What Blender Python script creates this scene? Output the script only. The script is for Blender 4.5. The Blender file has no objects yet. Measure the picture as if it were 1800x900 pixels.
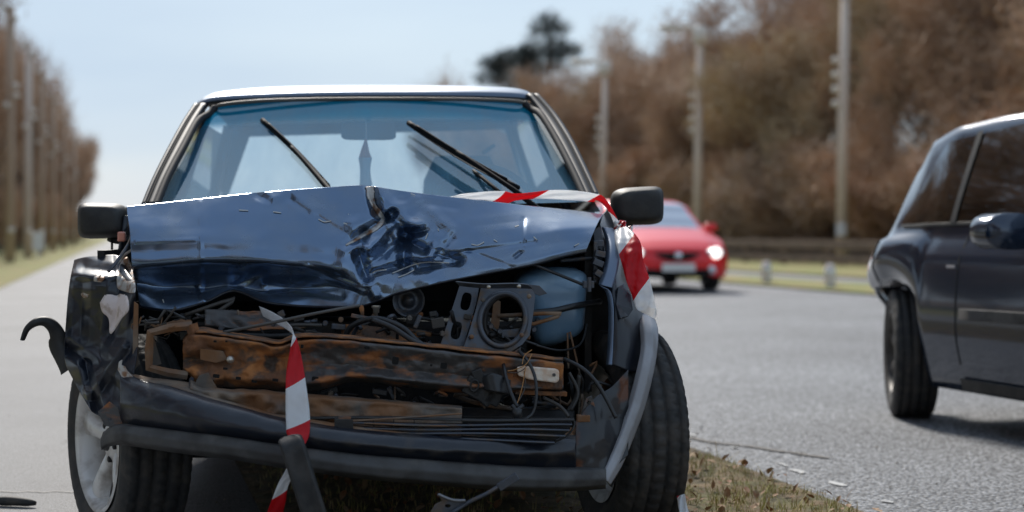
import bpy, bmesh, math, random
from mathutils import Vector, Matrix, noise
random.seed(7)
V = Vector
S = bpy.context.scene
COL = S.collection
# ------------------------------------------------------------------ camera
FP = 2830.0; EYE = 0.873; HZ = 412.0
cd = bpy.data.cameras.new("camera"); cam = bpy.data.objects.new("camera", cd); COL.objects.link(cam)
cam.location = (0, 0, EYE); cam.rotation_euler = (math.radians(90), 0, 0)
cd.sensor_width = 36; cd.lens = 36 * FP / 1800; cd.shift_y = (HZ - 450) / 1800.0
cd.clip_start = 0.1; cd.clip_end = 3000
cd.dof.use_dof = True; cd.dof.focus_distance = 4.4; cd.dof.aperture_fstop = 2.2; cd.dof.aperture_blades = 0
S.camera = cam
# ------------------------------------------------------------------ light
SUN_EL = 39.0; SUN_AZ = -14.0     # azimuth clockwise from +Y
w = bpy.data.worlds.new("World"); S.world = w; w.use_nodes = True
nt = w.node_tree; bg = nt.nodes["Background"]
sky = nt.nodes.new("ShaderNodeTexSky"); sky.sky_type = 'NISHITA'; sky.sun_disc = False
sky.sun_elevation = math.radians(SUN_EL); sky.sun_rotation = math.radians(SUN_AZ)
sky.air_density = 1.3; sky.dust_density = 1.0; sky.ozone_density = 2.0; sky.altitude = 50
# thin high cloud veil over the whole dome
tc = nt.nodes.new("ShaderNodeTexCoord"); mp = nt.nodes.new("ShaderNodeMapping"); mp.inputs['Scale'].default_value = (1.2, 1.2, 5.0)
nz = nt.nodes.new("ShaderNodeTexNoise"); nz.inputs['Scale'].default_value = 1.6; nz.inputs['Detail'].default_value = 5
cr_ = nt.nodes.new("ShaderNodeValToRGB"); cr_.color_ramp.elements[0].position = .35; cr_.color_ramp.elements[1].position = .75
cr_.color_ramp.elements[0].color = (.80, .80, .80, 1); cr_.color_ramp.elements[1].color = (.98, .98, .98, 1)
mx = nt.nodes.new("ShaderNodeMixRGB"); mx.inputs[2].default_value = (3.9, 4.85, 6.0, 1)
L_ = nt.links
L_.new(tc.outputs['Generated'], mp.inputs[0]); L_.new(mp.outputs[0], nz.inputs[0]); L_.new(nz.outputs[0], cr_.inputs[0])
sz = nt.nodes.new("ShaderNodeSeparateXYZ"); L_.new(tc.outputs['Generated'], sz.inputs[0])
ez = nt.nodes.new("ShaderNodeMapRange"); ez.inputs[1].default_value = .05; ez.inputs[2].default_value = .8; ez.inputs[3].default_value = 1.0; ez.inputs[4].default_value = .62
L_.new(sz.outputs[2], ez.inputs[0])
vm = nt.nodes.new("ShaderNodeMath"); vm.operation = 'MULTIPLY'; L_.new(cr_.outputs[0], vm.inputs[0]); L_.new(ez.outputs[0], vm.inputs[1]); L_.new(vm.outputs[0], mx.inputs[0]); L_.new(sky.outputs[0], mx.inputs[1]); L_.new(mx.outputs[0], bg.inputs[0])
bg.inputs[1].default_value = 0.115
sd = bpy.data.lights.new("sun", 'SUN'); sd.energy = 3.9; sd.angle = math.radians(11); sd.color = (1, .94, .86)
sun = bpy.data.objects.new("sun", sd); COL.objects.link(sun)
az, el = math.radians(SUN_AZ), math.radians(SUN_EL)
sdir = V((math.sin(az) * math.cos(el), math.cos(az) * math.cos(el), math.sin(el)))
sun.rotation_euler = sdir.to_track_quat('Z', 'Y').to_euler()
S.view_settings.view_transform = 'Standard'; S.view_settings.look = 'None'
S.view_settings.exposure = 0.28; S.view_settings.gamma = 1.0
S.cycles.max_bounces = 8; S.cycles.sample_clamp_indirect = 8; S.cycles.transparent_max_bounces = 12

# ------------------------------------------------------------------ frames
def frame(ox, oy, ang):
    c, s = math.cos(ang), math.sin(ang)
    def back(p):                       # world -> local
        x, y = p[0] - ox, p[1] - oy
        return V((c * x + s * y, -s * x + c * y, p[2]))
    return back
# wreck frame: +y runs from its nose to its tail, x to the right of the photo
WO = ((620 - 900) / FP * 3.95, 3.95); WA = math.atan(220 / FP)
wl = frame(WO[0], WO[1], WA)
CL = wl((0, 0, EYE))
def L(px, py, yl):
    """point of the wreck at local depth yl that lies on this sight line"""
    d = V(((px - 900) / FP, 1, (HZ - py) / FP))
    c, s = math.cos(WA), math.sin(WA)
    dl = V((c * d.x + s * d.y, -s * d.x + c * d.y, d.z))
    t = (yl - CL.y) / dl.y
    return CL + dl * t
def LL(pts): return [L(*p) for p in pts]
# road frame: X metres to the right of the camera, D metres along the road
RA = math.atan(686 / FP); rc, rs = math.cos(RA), math.sin(RA)
def R(X, D, z=0): return V((X * rc - D * rs, X * rs + D * rc, z))

# ------------------------------------------------------------------ helpers
def link(name, me, m=None, parent=None, smooth=True):
    o = bpy.data.objects.new(name, me); COL.objects.link(o)
    if m is not None and not me.materials: me.materials.append(m)
    if smooth and me.polygons: me.shade_smooth()
    if parent is not None: o.parent = parent
    return o
def tag(o, label=None, cat=None, group=None, kind=None):
    if label: o['label'] = label
    if cat: o['category'] = cat
    if group: o['group'] = group
    if kind: o['kind'] = kind
    return o
def empty(name, loc, rz=0, parent=None):
    o = bpy.data.objects.new(name, None); COL.objects.link(o); o.location = loc; o.rotation_euler = (0, 0, rz)
    o.empty_display_size = .2
    if parent is not None: o.parent = parent
    return o
def kids(o): return [c for c in bpy.data.objects if c.parent == o]
def copy_tree(o, parent=None):
    c = o.copy(); COL.objects.link(c)
    if parent is not None: c.parent = parent
    for ch in kids(o): copy_tree(ch, c)
    return c
def cr(p, t):
    n = len(p); i = min(int(t), n - 2); f = t - i
    a = p[max(i - 1, 0)]; b = p[i]; c = p[i + 1]; d = p[min(i + 2, n - 1)]
    return 0.5 * ((2 * b) + (c - a) * f + (2 * a - 5 * b + 4 * c - d) * f * f + (3 * b - a - 3 * c + d) * f ** 3)
def resample(p, n, lin=False):
    p = [V(q) for q in p]
    out = []
    for k in range(n):
        t = k * (len(p) - 1) / (n - 1)
        if lin:
            i = min(int(t), len(p) - 2); out.append(p[i].lerp(p[i + 1], t - i))
        else: out.append(cr(p, t))
    return out
def gridmesh(rows, cu=False, cv=False, name="m"):
    nu = len(rows[0]); nv = len(rows)
    vs = [tuple(v) for r in rows for v in r]; fs = []; uv = []
    for j in range(nv if cv else nv - 1):
        for i in range(nu if cu else nu - 1):
            i2 = (i + 1) % nu; j2 = (j + 1) % nv
            fs.append((j * nu + i, j * nu + i2, j2 * nu + i2, j2 * nu + i))
            uv += [(i / nu, j / nv), ((i + 1) / nu, j / nv), ((i + 1) / nu, (j + 1) / nv), (i / nu, (j + 1) / nv)]
    me = bpy.data.meshes.new(name); me.from_pydata(vs, [], fs)
    u = me.uv_layers.new(name="UVMap")
    for k, c in enumerate(uv): u.data[k].uv = c
    return me
def solid(o, t, off=0, bev=0):
    s = o.modifiers.new("solidify", 'SOLIDIFY'); s.thickness = t; s.offset = off
    if bev:
        b = o.modifiers.new("bevel", 'BEVEL'); b.width = bev; b.segments = 2; b.limit_method = 'ANGLE'
    return o
def sheet(name, cols, nu, nv, m, parent, t=.0015, fn=None, conv=L, lin=False, linv=False):
    """loft a sheet through control lines given in sight-line coordinates"""
    c2 = [resample(c, nv, linv) for c in cols]
    rows = []
    for j in range(nv):
        r = resample([c[j] for c in c2], nu, lin)
        rr = []
        for q in r:
            if fn: q = fn(q)
            rr.append(conv(*q) if conv else q)
        rows.append(rr)
    o = link(name, gridmesh(rows, name=name), m, parent)
    if t: solid(o, t)
    return o
class MB:
    def __init__(s): s.v = []; s.f = []
    def add(s, vs, fs):
        b = len(s.v); s.v += [tuple(v) for v in vs]; s.f += [tuple(b + i for i in f) for f in fs]
    def box(s, c, d, rot=None, taper=1.0):
        c = V(c); hx, hy, hz = d[0] / 2, d[1] / 2, d[2] / 2
        vs = [V((x * hx * (taper if z > 0 else 1), y * hy * (taper if z > 0 else 1), z * hz)) for z in (-1, 1) for y in (-1, 1) for x in (-1, 1)]
        if rot: vs = [rot @ v for v in vs]
        s.add([c + v for v in vs], [(0, 2, 3, 1), (4, 5, 7, 6), (0, 1, 5, 4), (2, 6, 7, 3), (0, 4, 6, 2), (1, 3, 7, 5)])
        return s
    def tube(s, pts, r, n=8, cap=True, flat=1.0):
        pts = [V(p) for p in pts]; m = len(pts)
        rr = r if isinstance(r, (list, tuple)) else [r] * m
        b = len(s.v); up = V((0, 0, 1)); prev = None
        for i, p in enumerate(pts):
            t = (pts[min(i + 1, m - 1)] - pts[max(i - 1, 0)])
            t = t.normalized() if t.length > 1e-9 else V((0, 0, 1))
            if prev is None:
                a = up if abs(t.z) < .9 else V((1, 0, 0)); x = t.cross(a).normalized()
            else:
                x = prev - t * prev.dot(t); x = x.normalized() if x.length > 1e-6 else t.orthogonal().normalized()
            prev = x; y = t.cross(x)
            for k in range(n):
                a = 2 * math.pi * k / n
                s.v.append(tuple(p + x * math.cos(a) * rr[i] + y * math.sin(a) * rr[i] * flat))
        for i in range(m - 1):
            for k in range(n):
                k2 = (k + 1) % n
                s.f.append((b + i * n + k, b + i * n + k2, b + (i + 1) * n + k2, b + (i + 1) * n + k))
        if cap:
            s.f.append(tuple(b + k for k in range(n))[::-1]); s.f.append(tuple(b + (m - 1) * n + k for k in range(n)))
        return s
    def lathe(s, prof, c=(0, 0, 0), axis='x', n=32, closed=False):
        b = len(s.v); c = V(c); m = len(prof)
        for (a, r) in prof:
            for k in range(n):
                t = 2 * math.pi * k / n; u, w_ = r * math.cos(t), r * math.sin(t)
                p = {'x': V((a, u, w_)), 'y': V((u, a, w_)), 'z': V((u, w_, a))}[axis]
                s.v.append(tuple(c + p))
        for i in range(m if closed else m - 1):
            i2 = (i + 1) % m
            for k in range(n):
                k2 = (k + 1) % n
                s.f.append((b + i * n + k, b + i * n + k2, b + i2 * n + k2, b + i2 * n + k))
        return s
    def build(s, name, m, parent=None, smooth=False, bev=0, auto=None):
        me = bpy.data.meshes.new(name); me.from_pydata(s.v, [], s.f)
        o = link(name, me, m, parent, smooth=smooth)
        if bev:
            b = o.modifiers.new("bevel", 'BEVEL'); b.width = bev; b.segments = 2; b.limit_method = 'ANGLE'; b.angle_limit = math.radians(40)
        if auto:
            bm = bmesh.new(); bm.from_mesh(me)
            for e in bm.edges:
                if len(e.link_faces) == 2 and e.calc_face_angle(0) > math.radians(auto): e.smooth = False
            for f in bm.faces: f.smooth = True
            bm.to_mesh(me); bm.free()
        return o
def wire(name, pts, r, m, parent, n=8, conv=L, seg=6, **k):
    p = [conv(*q) for q in pts] if conv else [V(q) for q in pts]
    if len(p) > 2: p = resample(p, (len(p) - 1) * seg + 1)
    return MB().tube(p, r, n, **k).build(name, m, parent, smooth=True)
def plate(name, outline, holes, yl, t, m, parent, conv=L, bev=.001, wob=0):
    """pressed metal plate with real holes; yl may be a function of (px, py)"""
    bm = bmesh.new(); ed = []
    f = yl if callable(yl) else (lambda x, y: yl)
    for loop in [outline] + holes:
        vs = [bm.verts.new(conv(x, y, f(x, y)) if conv else V((x, f(x, y), y))) for x, y in loop]
        for i in range(len(vs)): ed.append(bm.edges.new((vs[i], vs[(i + 1) % len(vs)])))
    bmesh.ops.triangle_fill(bm, use_beauty=True, use_dissolve=False, edges=ed)
    if wob:
        for v in bm.verts: v.co.y += noise.noise(v.co * 9) * wob
    me = bpy.data.meshes.new(name); bm.to_mesh(me); bm.free()
    o = link(name, me, m, parent, smooth=False); solid(o, t, 0, bev); return o
def oval(cx, cy, rx, ry, n=16, rot=0, p=2.0):
    out = []
    for k in range(n):
        a = 2 * math.pi * k / n; c, s_ = math.cos(a), math.sin(a)
        x = math.copysign(abs(c) ** (2 / p), c) * rx; y = math.copysign(abs(s_) ** (2 / p), s_) * ry
        out.append((cx + x * math.cos(rot) - y * math.sin(rot), cy + x * math.sin(rot) + y * math.cos(rot)))
    return out

# ------------------------------------------------------------------ materials
def mat(name, col, rough=.5, metal=0, coat=0, col2=None, nscale=8, lo=.4, hi=.6, bump=0, bscale=None, detail=6,
        spec=.5, r2=None, m2=None, col3=None, scale3=1.5, coords='Object', coatr=.05, sub=0, stretch=None, dirt=None):
    m = bpy.data.materials.new(name); m.use_nodes = True; n = m.node_tree; b = n.nodes["Principled BSDF"]
    I = b.inputs; I['Base Color'].default_value = (*col, 1); I['Roughness'].default_value = rough; I['Metallic'].default_value = metal
    I['Coat Weight'].default_value = coat; I['Coat Roughness'].default_value = coatr; I['Specular IOR Level'].default_value = spec
    t = n.nodes.new("ShaderNodeTexCoord"); src = t.outputs[coords]
    if stretch:
        mpn = n.nodes.new("ShaderNodeMapping"); mpn.inputs['Scale'].default_value = stretch; n.links.new(src, mpn.inputs[0]); src = mpn.outputs[0]
    def ns(sc, det=detail):
        x = n.nodes.new("ShaderNodeTexNoise"); x.inputs['Scale'].default_value = sc; x.inputs['Detail'].default_value = det
        n.links.new(src, x.inputs[0]); return x.outputs[0]
    def ramp(v, a, z):
        x = n.nodes.new("ShaderNodeMapRange"); x.inputs[1].default_value = a; x.inputs[2].default_value = z
        n.links.new(v, x.inputs[0]); return x.outputs[0]
    def mixc(f, a, c):
        x = n.nodes.new("ShaderNodeMixRGB"); n.links.new(f, x.inputs[0])
        for k, q in ((1, a), (2, c)):
            if isinstance(q, tuple): x.inputs[k].default_value = (*q, 1)
            else: n.links.new(q, x.inputs[k])
        return x.outputs[0]
    c = None
    if col2:
        f = ramp(ns(nscale), lo, hi); c = mixc(f, col, col2)
        if r2 is not None:
            x = n.nodes.new("ShaderNodeMapRange"); x.inputs[3].default_value = rough; x.inputs[4].default_value = r2
            n.links.new(f, x.inputs[0]); n.links.new(x.outputs[0], I['Roughness'])
        if m2 is not None:
            x = n.nodes.new("ShaderNodeMapRange"); x.inputs[3].default_value = metal; x.inputs[4].default_value = m2
            n.links.new(f, x.inputs[0]); n.links.new(x.outputs[0], I['Metallic'])
        if col3: c = mixc(ramp(ns(scale3), .42, .62), c, col3)
        n.links.new(c, I['Base Color'])
    if bump:
        x = n.nodes.new("ShaderNodeBump"); x.inputs['Strength'].default_value = 1; x.inputs['Distance'].default_value = bump
        n.links.new(ns(bscale or nscale), x.inputs['Height']); n.links.new(x.outputs[0], I['Normal'])
    return m
M = {}
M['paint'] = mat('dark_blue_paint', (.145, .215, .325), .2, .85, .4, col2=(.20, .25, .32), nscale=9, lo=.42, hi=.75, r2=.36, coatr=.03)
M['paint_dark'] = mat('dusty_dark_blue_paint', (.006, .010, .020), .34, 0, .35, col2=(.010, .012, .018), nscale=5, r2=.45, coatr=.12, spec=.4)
M['pillar'] = mat('pillar_paint', (.02, .024, .03), .55, 0, 0, spec=.3)
M['roof'] = mat('roof_paint', (.13, .17, .235), .42, .7, .25)
M['chip'] = mat('chipped_filler', (.75, .66, .64), .7, col2=(.50, .40, .34), nscale=35, lo=.5, hi=.65, bump=.002)
M['bare'] = mat('torn_bare_metal', (.50, .48, .45), .5, .3, col2=(.25, .13, .07), nscale=40, lo=.45, hi=.6, bump=.002)
M['rust'] = mat('rusted_steel', (.085, .082, .082), .48, .3, col2=(.32, .125, .045), nscale=12, lo=.49, hi=.62, r2=.9, m2=0, bump=.0025, bscale=60, detail=10, stretch=(1, 1, 2))
M['rust_more'] = mat('heavily_rusted_steel', (.085, .065, .052), .7, .1, col2=(.42, .17, .055), nscale=20, lo=.42, hi=.58, r2=.95, m2=0, col3=(.17, .075, .035), scale3=9, bump=.006, bscale=70, detail=10)
M['rust_grey'] = mat('dirty_grey_steel', (.10, .09, .08), .65, .1, col2=(.24, .18, .13), nscale=12, lo=.42, hi=.62, r2=.85, bump=.003, bscale=50, detail=10, col3=(.20, .095, .04), scale3=9)
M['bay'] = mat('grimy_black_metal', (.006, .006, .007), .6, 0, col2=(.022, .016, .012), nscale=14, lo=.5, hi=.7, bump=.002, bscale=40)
M['frame'] = mat('scuffed_black_steel', (.075, .085, .105), .38, .4, col2=(.16, .115, .08), nscale=26, lo=.52, hi=.72, r2=.7, bump=.001, bscale=80)
M['plastic'] = mat('black_plastic', (.014, .014, .015), .58, col2=(.03, .029, .027), nscale=20, bump=.0006, bscale=180)
M['rubber_grey'] = mat('weathered_grey_plastic', (.065, .066, .069), .62, col2=(.10, .097, .092), nscale=6, r2=.75, bump=.0005, bscale=150, col3=(.045, .043, .042), scale3=14)
M['trim_light'] = mat('faded_arch_trim', (.38, .39, .42), .6, col2=(.28, .28, .29), nscale=7, bump=.0005, bscale=150)
M['rubber'] = mat('tyre_rubber', (.026, .026, .026), .7, col2=(.06, .052, .045), nscale=22, lo=.45, hi=.7, bump=.0012, bscale=110)
M['cable'] = mat('cable_rubber', (.02, .021, .023), .38)
M['cable2'] = mat('perished_cable', (.05, .045, .04), .55)
M['copper'] = mat('copper_wire', (.45, .22, .08), .4, .6)
M['alloy'] = mat('alloy_silver', (.74, .73, .71), .42, .35, col2=(.33, .29, .25), nscale=16, lo=.5, hi=.75, r2=.6)
M['tank'] = mat('blue_tank_plastic', (.14, .25, .37), .33, 0, .3, col2=(.28, .40, .50), nscale=7, lo=.5, hi=.7, bump=.004, bscale=9)
M['lens'] = mat('milky_lens', (.85, .78, .68), .3, 0, .4, col2=(.7, .5, .36), nscale=30, bump=.002, bscale=60)
M['bolt'] = mat('plated_bolt', (.55, .52, .47), .35, .8)
M['seal'] = mat('screen_seal_rubber', (.028, .028, .03), .7, spec=.2)
M['inner'] = mat('cabin_trim', (.022, .028, .034), .8)
M['seat'] = mat('seat_cloth', (.028, .045, .06), .95, bump=.001, bscale=250)
M['black'] = mat('deep_black', (.004, .004, .004), .9)  # plain even black for gaps, openings and backing panels
def glass(name, tint, gloss, haze=0, hazec=(.3, .45, .55), rough=.03, ior=1.5):
    m = bpy.data.materials.new(name); m.use_nodes = True; n = m.node_tree; n.nodes.remove(n.nodes["Principled BSDF"])
    out = n.nodes["Material Output"]
    tr = n.nodes.new("ShaderNodeBsdfTransparent"); tr.inputs[0].default_value = (*tint, 1)
    gl = n.nodes.new("ShaderNodeBsdfGlossy"); gl.inputs['Roughness'].default_value = rough; gl.inputs['Color'].default_value = (*gloss, 1)
    lw_ = n.nodes.new("ShaderNodeLayerWeight"); lw_.inputs[0].default_value = .5
    pw = n.nodes.new("ShaderNodeMath"); pw.operation = 'POWER'; pw.inputs[1].default_value = 4; n.links.new(lw_.outputs['Facing'], pw.inputs[0])
    fr = n.nodes.new("ShaderNodeMath"); fr.operation = 'MULTIPLY_ADD'; fr.inputs[1].default_value = .85; fr.inputs[2].default_value = ((ior - 1) / (ior + 1)) ** 2 * 1.6; n.links.new(pw.outputs[0], fr.inputs[0])
    a = n.nodes.new("ShaderNodeMixShader"); n.links.new(fr.outputs[0], a.inputs[0]); n.links.new(tr.outputs[0], a.inputs[1]); n.links.new(gl.outputs[0], a.inputs[2])
    df = n.nodes.new("ShaderNodeBsdfDiffuse"); df.inputs[0].default_value = (*hazec, 1)
    b = n.nodes.new("ShaderNodeMixShader"); n.links.new(a.outputs[0], b.inputs[1]); n.links.new(df.outputs[0], b.inputs[2])
    b.inputs[0].default_value = haze
    n.links.new(b.outputs[0], out.inputs[0])
    m['mixn'] = b.name; m['trn'] = tr.name
    return m, n, tr, df, b
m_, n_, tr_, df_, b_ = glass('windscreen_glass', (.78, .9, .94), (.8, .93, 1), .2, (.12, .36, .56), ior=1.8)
# factory sun band on top; below, streaky blue film paints sky reflection and dust
tcx = n_.nodes.new("ShaderNodeTexCoord"); sx = n_.nodes.new("ShaderNodeSeparateXYZ"); n_.links.new(tcx.outputs['UV'], sx.inputs[0])
mr = n_.nodes.new("ShaderNodeMapRange"); mr.interpolation_type = 'SMOOTHSTEP'; mr.inputs[1].default_value = .70; mr.inputs[2].default_value = .80
n_.links.new(sx.outputs[1], mr.inputs[0])
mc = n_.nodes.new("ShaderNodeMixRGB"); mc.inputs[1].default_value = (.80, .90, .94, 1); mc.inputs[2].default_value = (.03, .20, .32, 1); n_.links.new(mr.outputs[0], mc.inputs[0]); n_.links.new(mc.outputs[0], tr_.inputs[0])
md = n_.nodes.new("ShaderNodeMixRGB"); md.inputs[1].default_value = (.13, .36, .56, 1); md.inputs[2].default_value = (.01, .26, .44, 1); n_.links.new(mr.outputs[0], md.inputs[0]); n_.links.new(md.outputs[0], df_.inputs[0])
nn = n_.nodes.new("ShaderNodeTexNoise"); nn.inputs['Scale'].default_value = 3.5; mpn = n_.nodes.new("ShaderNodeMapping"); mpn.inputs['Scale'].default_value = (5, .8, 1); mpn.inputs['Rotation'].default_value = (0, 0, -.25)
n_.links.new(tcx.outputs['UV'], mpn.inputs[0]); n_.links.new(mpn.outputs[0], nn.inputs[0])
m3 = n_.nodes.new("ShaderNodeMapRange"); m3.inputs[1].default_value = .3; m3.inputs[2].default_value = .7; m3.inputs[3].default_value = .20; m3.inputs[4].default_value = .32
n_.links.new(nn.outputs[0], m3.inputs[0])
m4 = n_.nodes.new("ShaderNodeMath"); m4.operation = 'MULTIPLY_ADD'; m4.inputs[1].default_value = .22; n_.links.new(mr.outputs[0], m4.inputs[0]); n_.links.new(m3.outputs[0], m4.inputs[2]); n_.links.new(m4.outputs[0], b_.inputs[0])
M['screen'] = m_
M['glass'] = glass('window_glass', (.6, .68, .68), (.9, .95, 1), .03)[0]
M['dark_glass'] = glass('tinted_window_glass', (.16, .19, .2), (.9, .95, 1), .02, ior=1.7)[0]
M['side_glass'] = glass('side_glass', (.10, .12, .13), (.92, .96, 1), .0, ior=2.3)[0]
M['far_glass'] = glass('reflecting_screen_glass', (.25, .28, .3), (.9, .95, 1), .12, (.5, .6, .7), ior=3.6)[0]
def tape_mat():
    m = bpy.data.materials.new('barrier_tape_film'); m.use_nodes = True; n = m.node_tree; b = n.nodes["Principled BSDF"]
    u = n.nodes.new("ShaderNodeUVMap"); s = n.nodes.new("ShaderNodeSeparateXYZ"); n.links.new(u.outputs[0], s.inputs[0])
    k = n.nodes.new("ShaderNodeMath"); k.operation = 'MULTIPLY_ADD'; k.inputs[1].default_value = .28; n.links.new(s.outputs[0], k.inputs[0]); n.links.new(s.outputs[1], k.inputs[2])
    f = n.nodes.new("ShaderNodeMath"); f.operation = 'PINGPONG'; f.inputs[1].default_value = 1; n.links.new(k.outputs[0], f.inputs[0])
    g = n.nodes.new("ShaderNodeMath"); g.operation = 'GREATER_THAN'; g.inputs[1].default_value = .5; n.links.new(f.outputs[0], g.inputs[0])
    c = n.nodes.new("ShaderNodeMixRGB"); c.inputs[1].default_value = (.95, .95, .95, 1); c.inputs[2].default_value = (.80, .015, .025, 1); n.links.new(g.outputs[0], c.inputs[0])
    n.links.new(c.outputs[0], b.inputs['Base Color']); b.inputs['Roughness'].default_value = .4
    t = n.nodes.new("ShaderNodeBsdfTranslucent"); n.links.new(c.outputs[0], t.inputs[0])
    a = n.nodes.new("ShaderNodeMixShader"); a.inputs[0].default_value = .55; n.links.new(b.outputs[0], a.inputs[1]); n.links.new(t.outputs[0], a.inputs[2])
    n.links.new(a.outputs[0], n.nodes["Material Output"].inputs[0]); return m
M['tape'] = tape_mat()
def asphalt(name, c1, c2, tone, grain=95, rough=.75):
    m = bpy.data.materials.new(name); m.use_nodes = True; n = m.node_tree; b = n.nodes["Principled BSDF"]
    t = n.nodes.new("ShaderNodeTexCoord")
    v = n.nodes.new("ShaderNodeTexVoronoi"); v.inputs['Scale'].default_value = grain; n.links.new(t.outputs['Object'], v.inputs[0])
    s = n.nodes.new("ShaderNodeSeparateXYZ"); n.links.new(v.outputs['Color'], s.inputs[0])
    c = n.nodes.new("ShaderNodeMixRGB"); c.inputs[1].default_value = (*c1, 1); c.inputs[2].default_value = (*c2, 1); n.links.new(s.outputs[0], c.inputs[0])
    n1 = n.nodes.new("ShaderNodeTexNoise"); n1.inputs['Scale'].default_value = .55; n1.inputs['Detail'].default_value = 7; n.links.new(t.outputs['Object'], n1.inputs[0])
    r1 = n.nodes.new("ShaderNodeMapRange"); r1.inputs[1].default_value = .3; r1.inputs[2].default_value = .7; r1.inputs[3].default_value = .78; r1.inputs[4].default_value = 1.18; n.links.new(n1.outputs[0], r1.inputs[0])
    ds = n.nodes.new("ShaderNodeMapRange"); ds.inputs[1].default_value = .1; ds.inputs[2].default_value = .7; ds.inputs[3].default_value = 1.15; ds.inputs[4].default_value = .45; n.links.new(v.outputs['Distance'], ds.inputs[0])
    mu = n.nodes.new("ShaderNodeMath"); mu.operation = 'MULTIPLY'; n.links.new(r1.outputs[0], mu.inputs[0]); n.links.new(ds.outputs[0], mu.inputs[1])
    hs = n.nodes.new("ShaderNodeMixRGB"); hs.blend_type = 'MULTIPLY'; hs.inputs[0].default_value = 1; n.links.new(c.outputs[0], hs.inputs[1]); n.links.new(mu.outputs[0], hs.inputs[2])
    n.links.new(hs.outputs[0], b.inputs['Base Color']); b.inputs['Roughness'].default_value = rough
    bp = n.nodes.new("ShaderNodeBump"); bp.inputs['Distance'].default_value = tone; bp.invert = True; n.links.new(v.outputs['Distance'], bp.inputs['Height']); n.links.new(bp.outputs[0], b.inputs['Normal'])
    return m
M['road'] = asphalt('coarse_road_asphalt', (.06, .065, .073), (.41, .425, .45), .007, 72)
M['path'] = asphalt('path_asphalt', (.17, .174, .185), (.265, .27, .28), .002, 170)
M['verge'] = mat('verge_soil', (.045, .033, .018), .95, col2=(.10, .09, .03), nscale=2.2, lo=.4, hi=.6, bump=.02, bscale=25, col3=(.15, .10, .05), scale3=9)
M['far_grass'] = mat('far_verge_grass', (.17, .20, .045), .95, col2=(.28, .20, .09), nscale=1.1, lo=.42, hi=.62, bump=.03, bscale=12)
M['wood_floor'] = mat('leaf_litter_ground', (.09, .055, .03), .95, col2=(.14, .085, .045), nscale=.5, bump=.08, bscale=4)
M['white_line'] = mat('worn_road_paint', (.50, .50, .49), .7, col2=(.26, .26, .26), nscale=45, bump=.001)
M['bark'] = mat('winter_bark', (.16, .12, .09), .9, col2=(.09, .065, .05), nscale=5, bump=.01)
M['twig'] = mat('bare_twigs', (.52, .355, .235), .9, col2=(.33, .215, .14), nscale=.45, lo=.38, hi=.62)
M['twig2'] = mat('pale_bare_twigs', (.64, .48, .355), .9, col2=(.46, .33, .23), nscale=.5)
M['twig3'] = mat('russet_beech_leaves', (.46, .29, .185), .9, col2=(.32, .205, .13), nscale=.8)
M['twig4'] = mat('mossy_twigs', (.50, .38, .23), .9, col2=(.34, .245, .15), nscale=.6)
M['needle'] = mat('pine_needles', (.035, .05, .045), .9, col2=(.05, .06, .05), nscale=2)
M['pole'] = mat('weathered_pole_wood', (.66, .55, .46), .85, col2=(.52, .43, .35), nscale=2, bump=.004, bscale=30, stretch=(1, 1, .1))
M['pole_left'] = mat('tarred_pole_wood', (.42, .30, .21), .85, col2=(.52, .40, .30), nscale=1.4, bump=.004, bscale=30, stretch=(1, 1, .1))
M['lampgrey'] = mat('lamp_metal', (.72, .66, .58), .6)
M['rail'] = mat('brown_rail_timber', (.24, .17, .13), .8, col2=(.17, .12, .09), nscale=3, bump=.004)
M['concrete'] = mat('pale_concrete', (.72, .64, .58), .8, col2=(.6, .53, .48), nscale=8)
M['white'] = mat('white_sign_face', (.8, .8, .8), .5)
M['red'] = mat('red_car_paint', (.78, .004, .010), .35, .1, .5)
M['navy'] = mat('dark_slate_car_paint', (.022, .038, .07), .16, .35, 1.0, spec=.4)
M['chrome'] = mat('chrome_trim', (.7, .7, .72), .12, 1)
M['plate'] = mat('plate_face', (.75, .72, .68), .5)
def emit(name, c, s):
    m = bpy.data.materials.new(name); m.use_nodes = True; b = m.node_tree.nodes["Principled BSDF"]
    b.inputs['Base Color'].default_value = (*c, 1); b.inputs['Emission Color'].default_value = (*c, 1); b.inputs['Emission Strength'].default_value = s; return m
M['lit'] = emit('lit_headlamp', (1, .97, .92), 1.6)
M['lamp_glass'] = mat('headlamp_lens', (.7, .7, .72), .1, .3, 1)
M['tail'] = mat('amber_repeater', (.75, .30, .22), .2, 0, 1)

# ================================================================== SETTING
def strip(name, X0, X1, D0, D1, z, m, n=2, kind='structure', bumpy=0, nx=2):
    rows = []
    for j in range(n):
        D = D0 + (D1 - D0) * (j / (n - 1)) ** (2 if n > 2 else 1)
        row = []
        for i in range(nx):
            X = X0 + (X1 - X0) * i / (nx - 1); p = R(X, D, z)
            if bumpy and 0 < i < nx - 1: p.z += abs(noise.noise(V((X * 1.7, D * 1.7, 0)))) * bumpy
            row.append(p)
        rows.append(row)
    o = link(name, gridmesh(rows, name=name), m); tag(o, kind=kind); return o
gm = bpy.data.meshes.new('ground'); q = 1500
gm.from_pydata([(-q, -q, -.03), (q, -q, -.03), (q, q, -.03), (-q, q, -.03)], [], [(0, 1, 2, 3)])
tag(link('ground', gm, M['wood_floor']), kind='structure')
strip('road', 2.2, 10.5, -30, 600, 0, M['road'])
strip('path', -1.95, .50, -30, 600, .004, M['path'])
vg = strip('verge_ground', .42, 2.25, -10, 120, .008, M['verge'], 160, bumpy=.05, nx=14)
strip('far_verge', 10.42, 12.4, -30, 600, .03, M['far_grass'])
strip('service_path', 12.3, 14.2, -30, 600, .0, M['path'])
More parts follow.
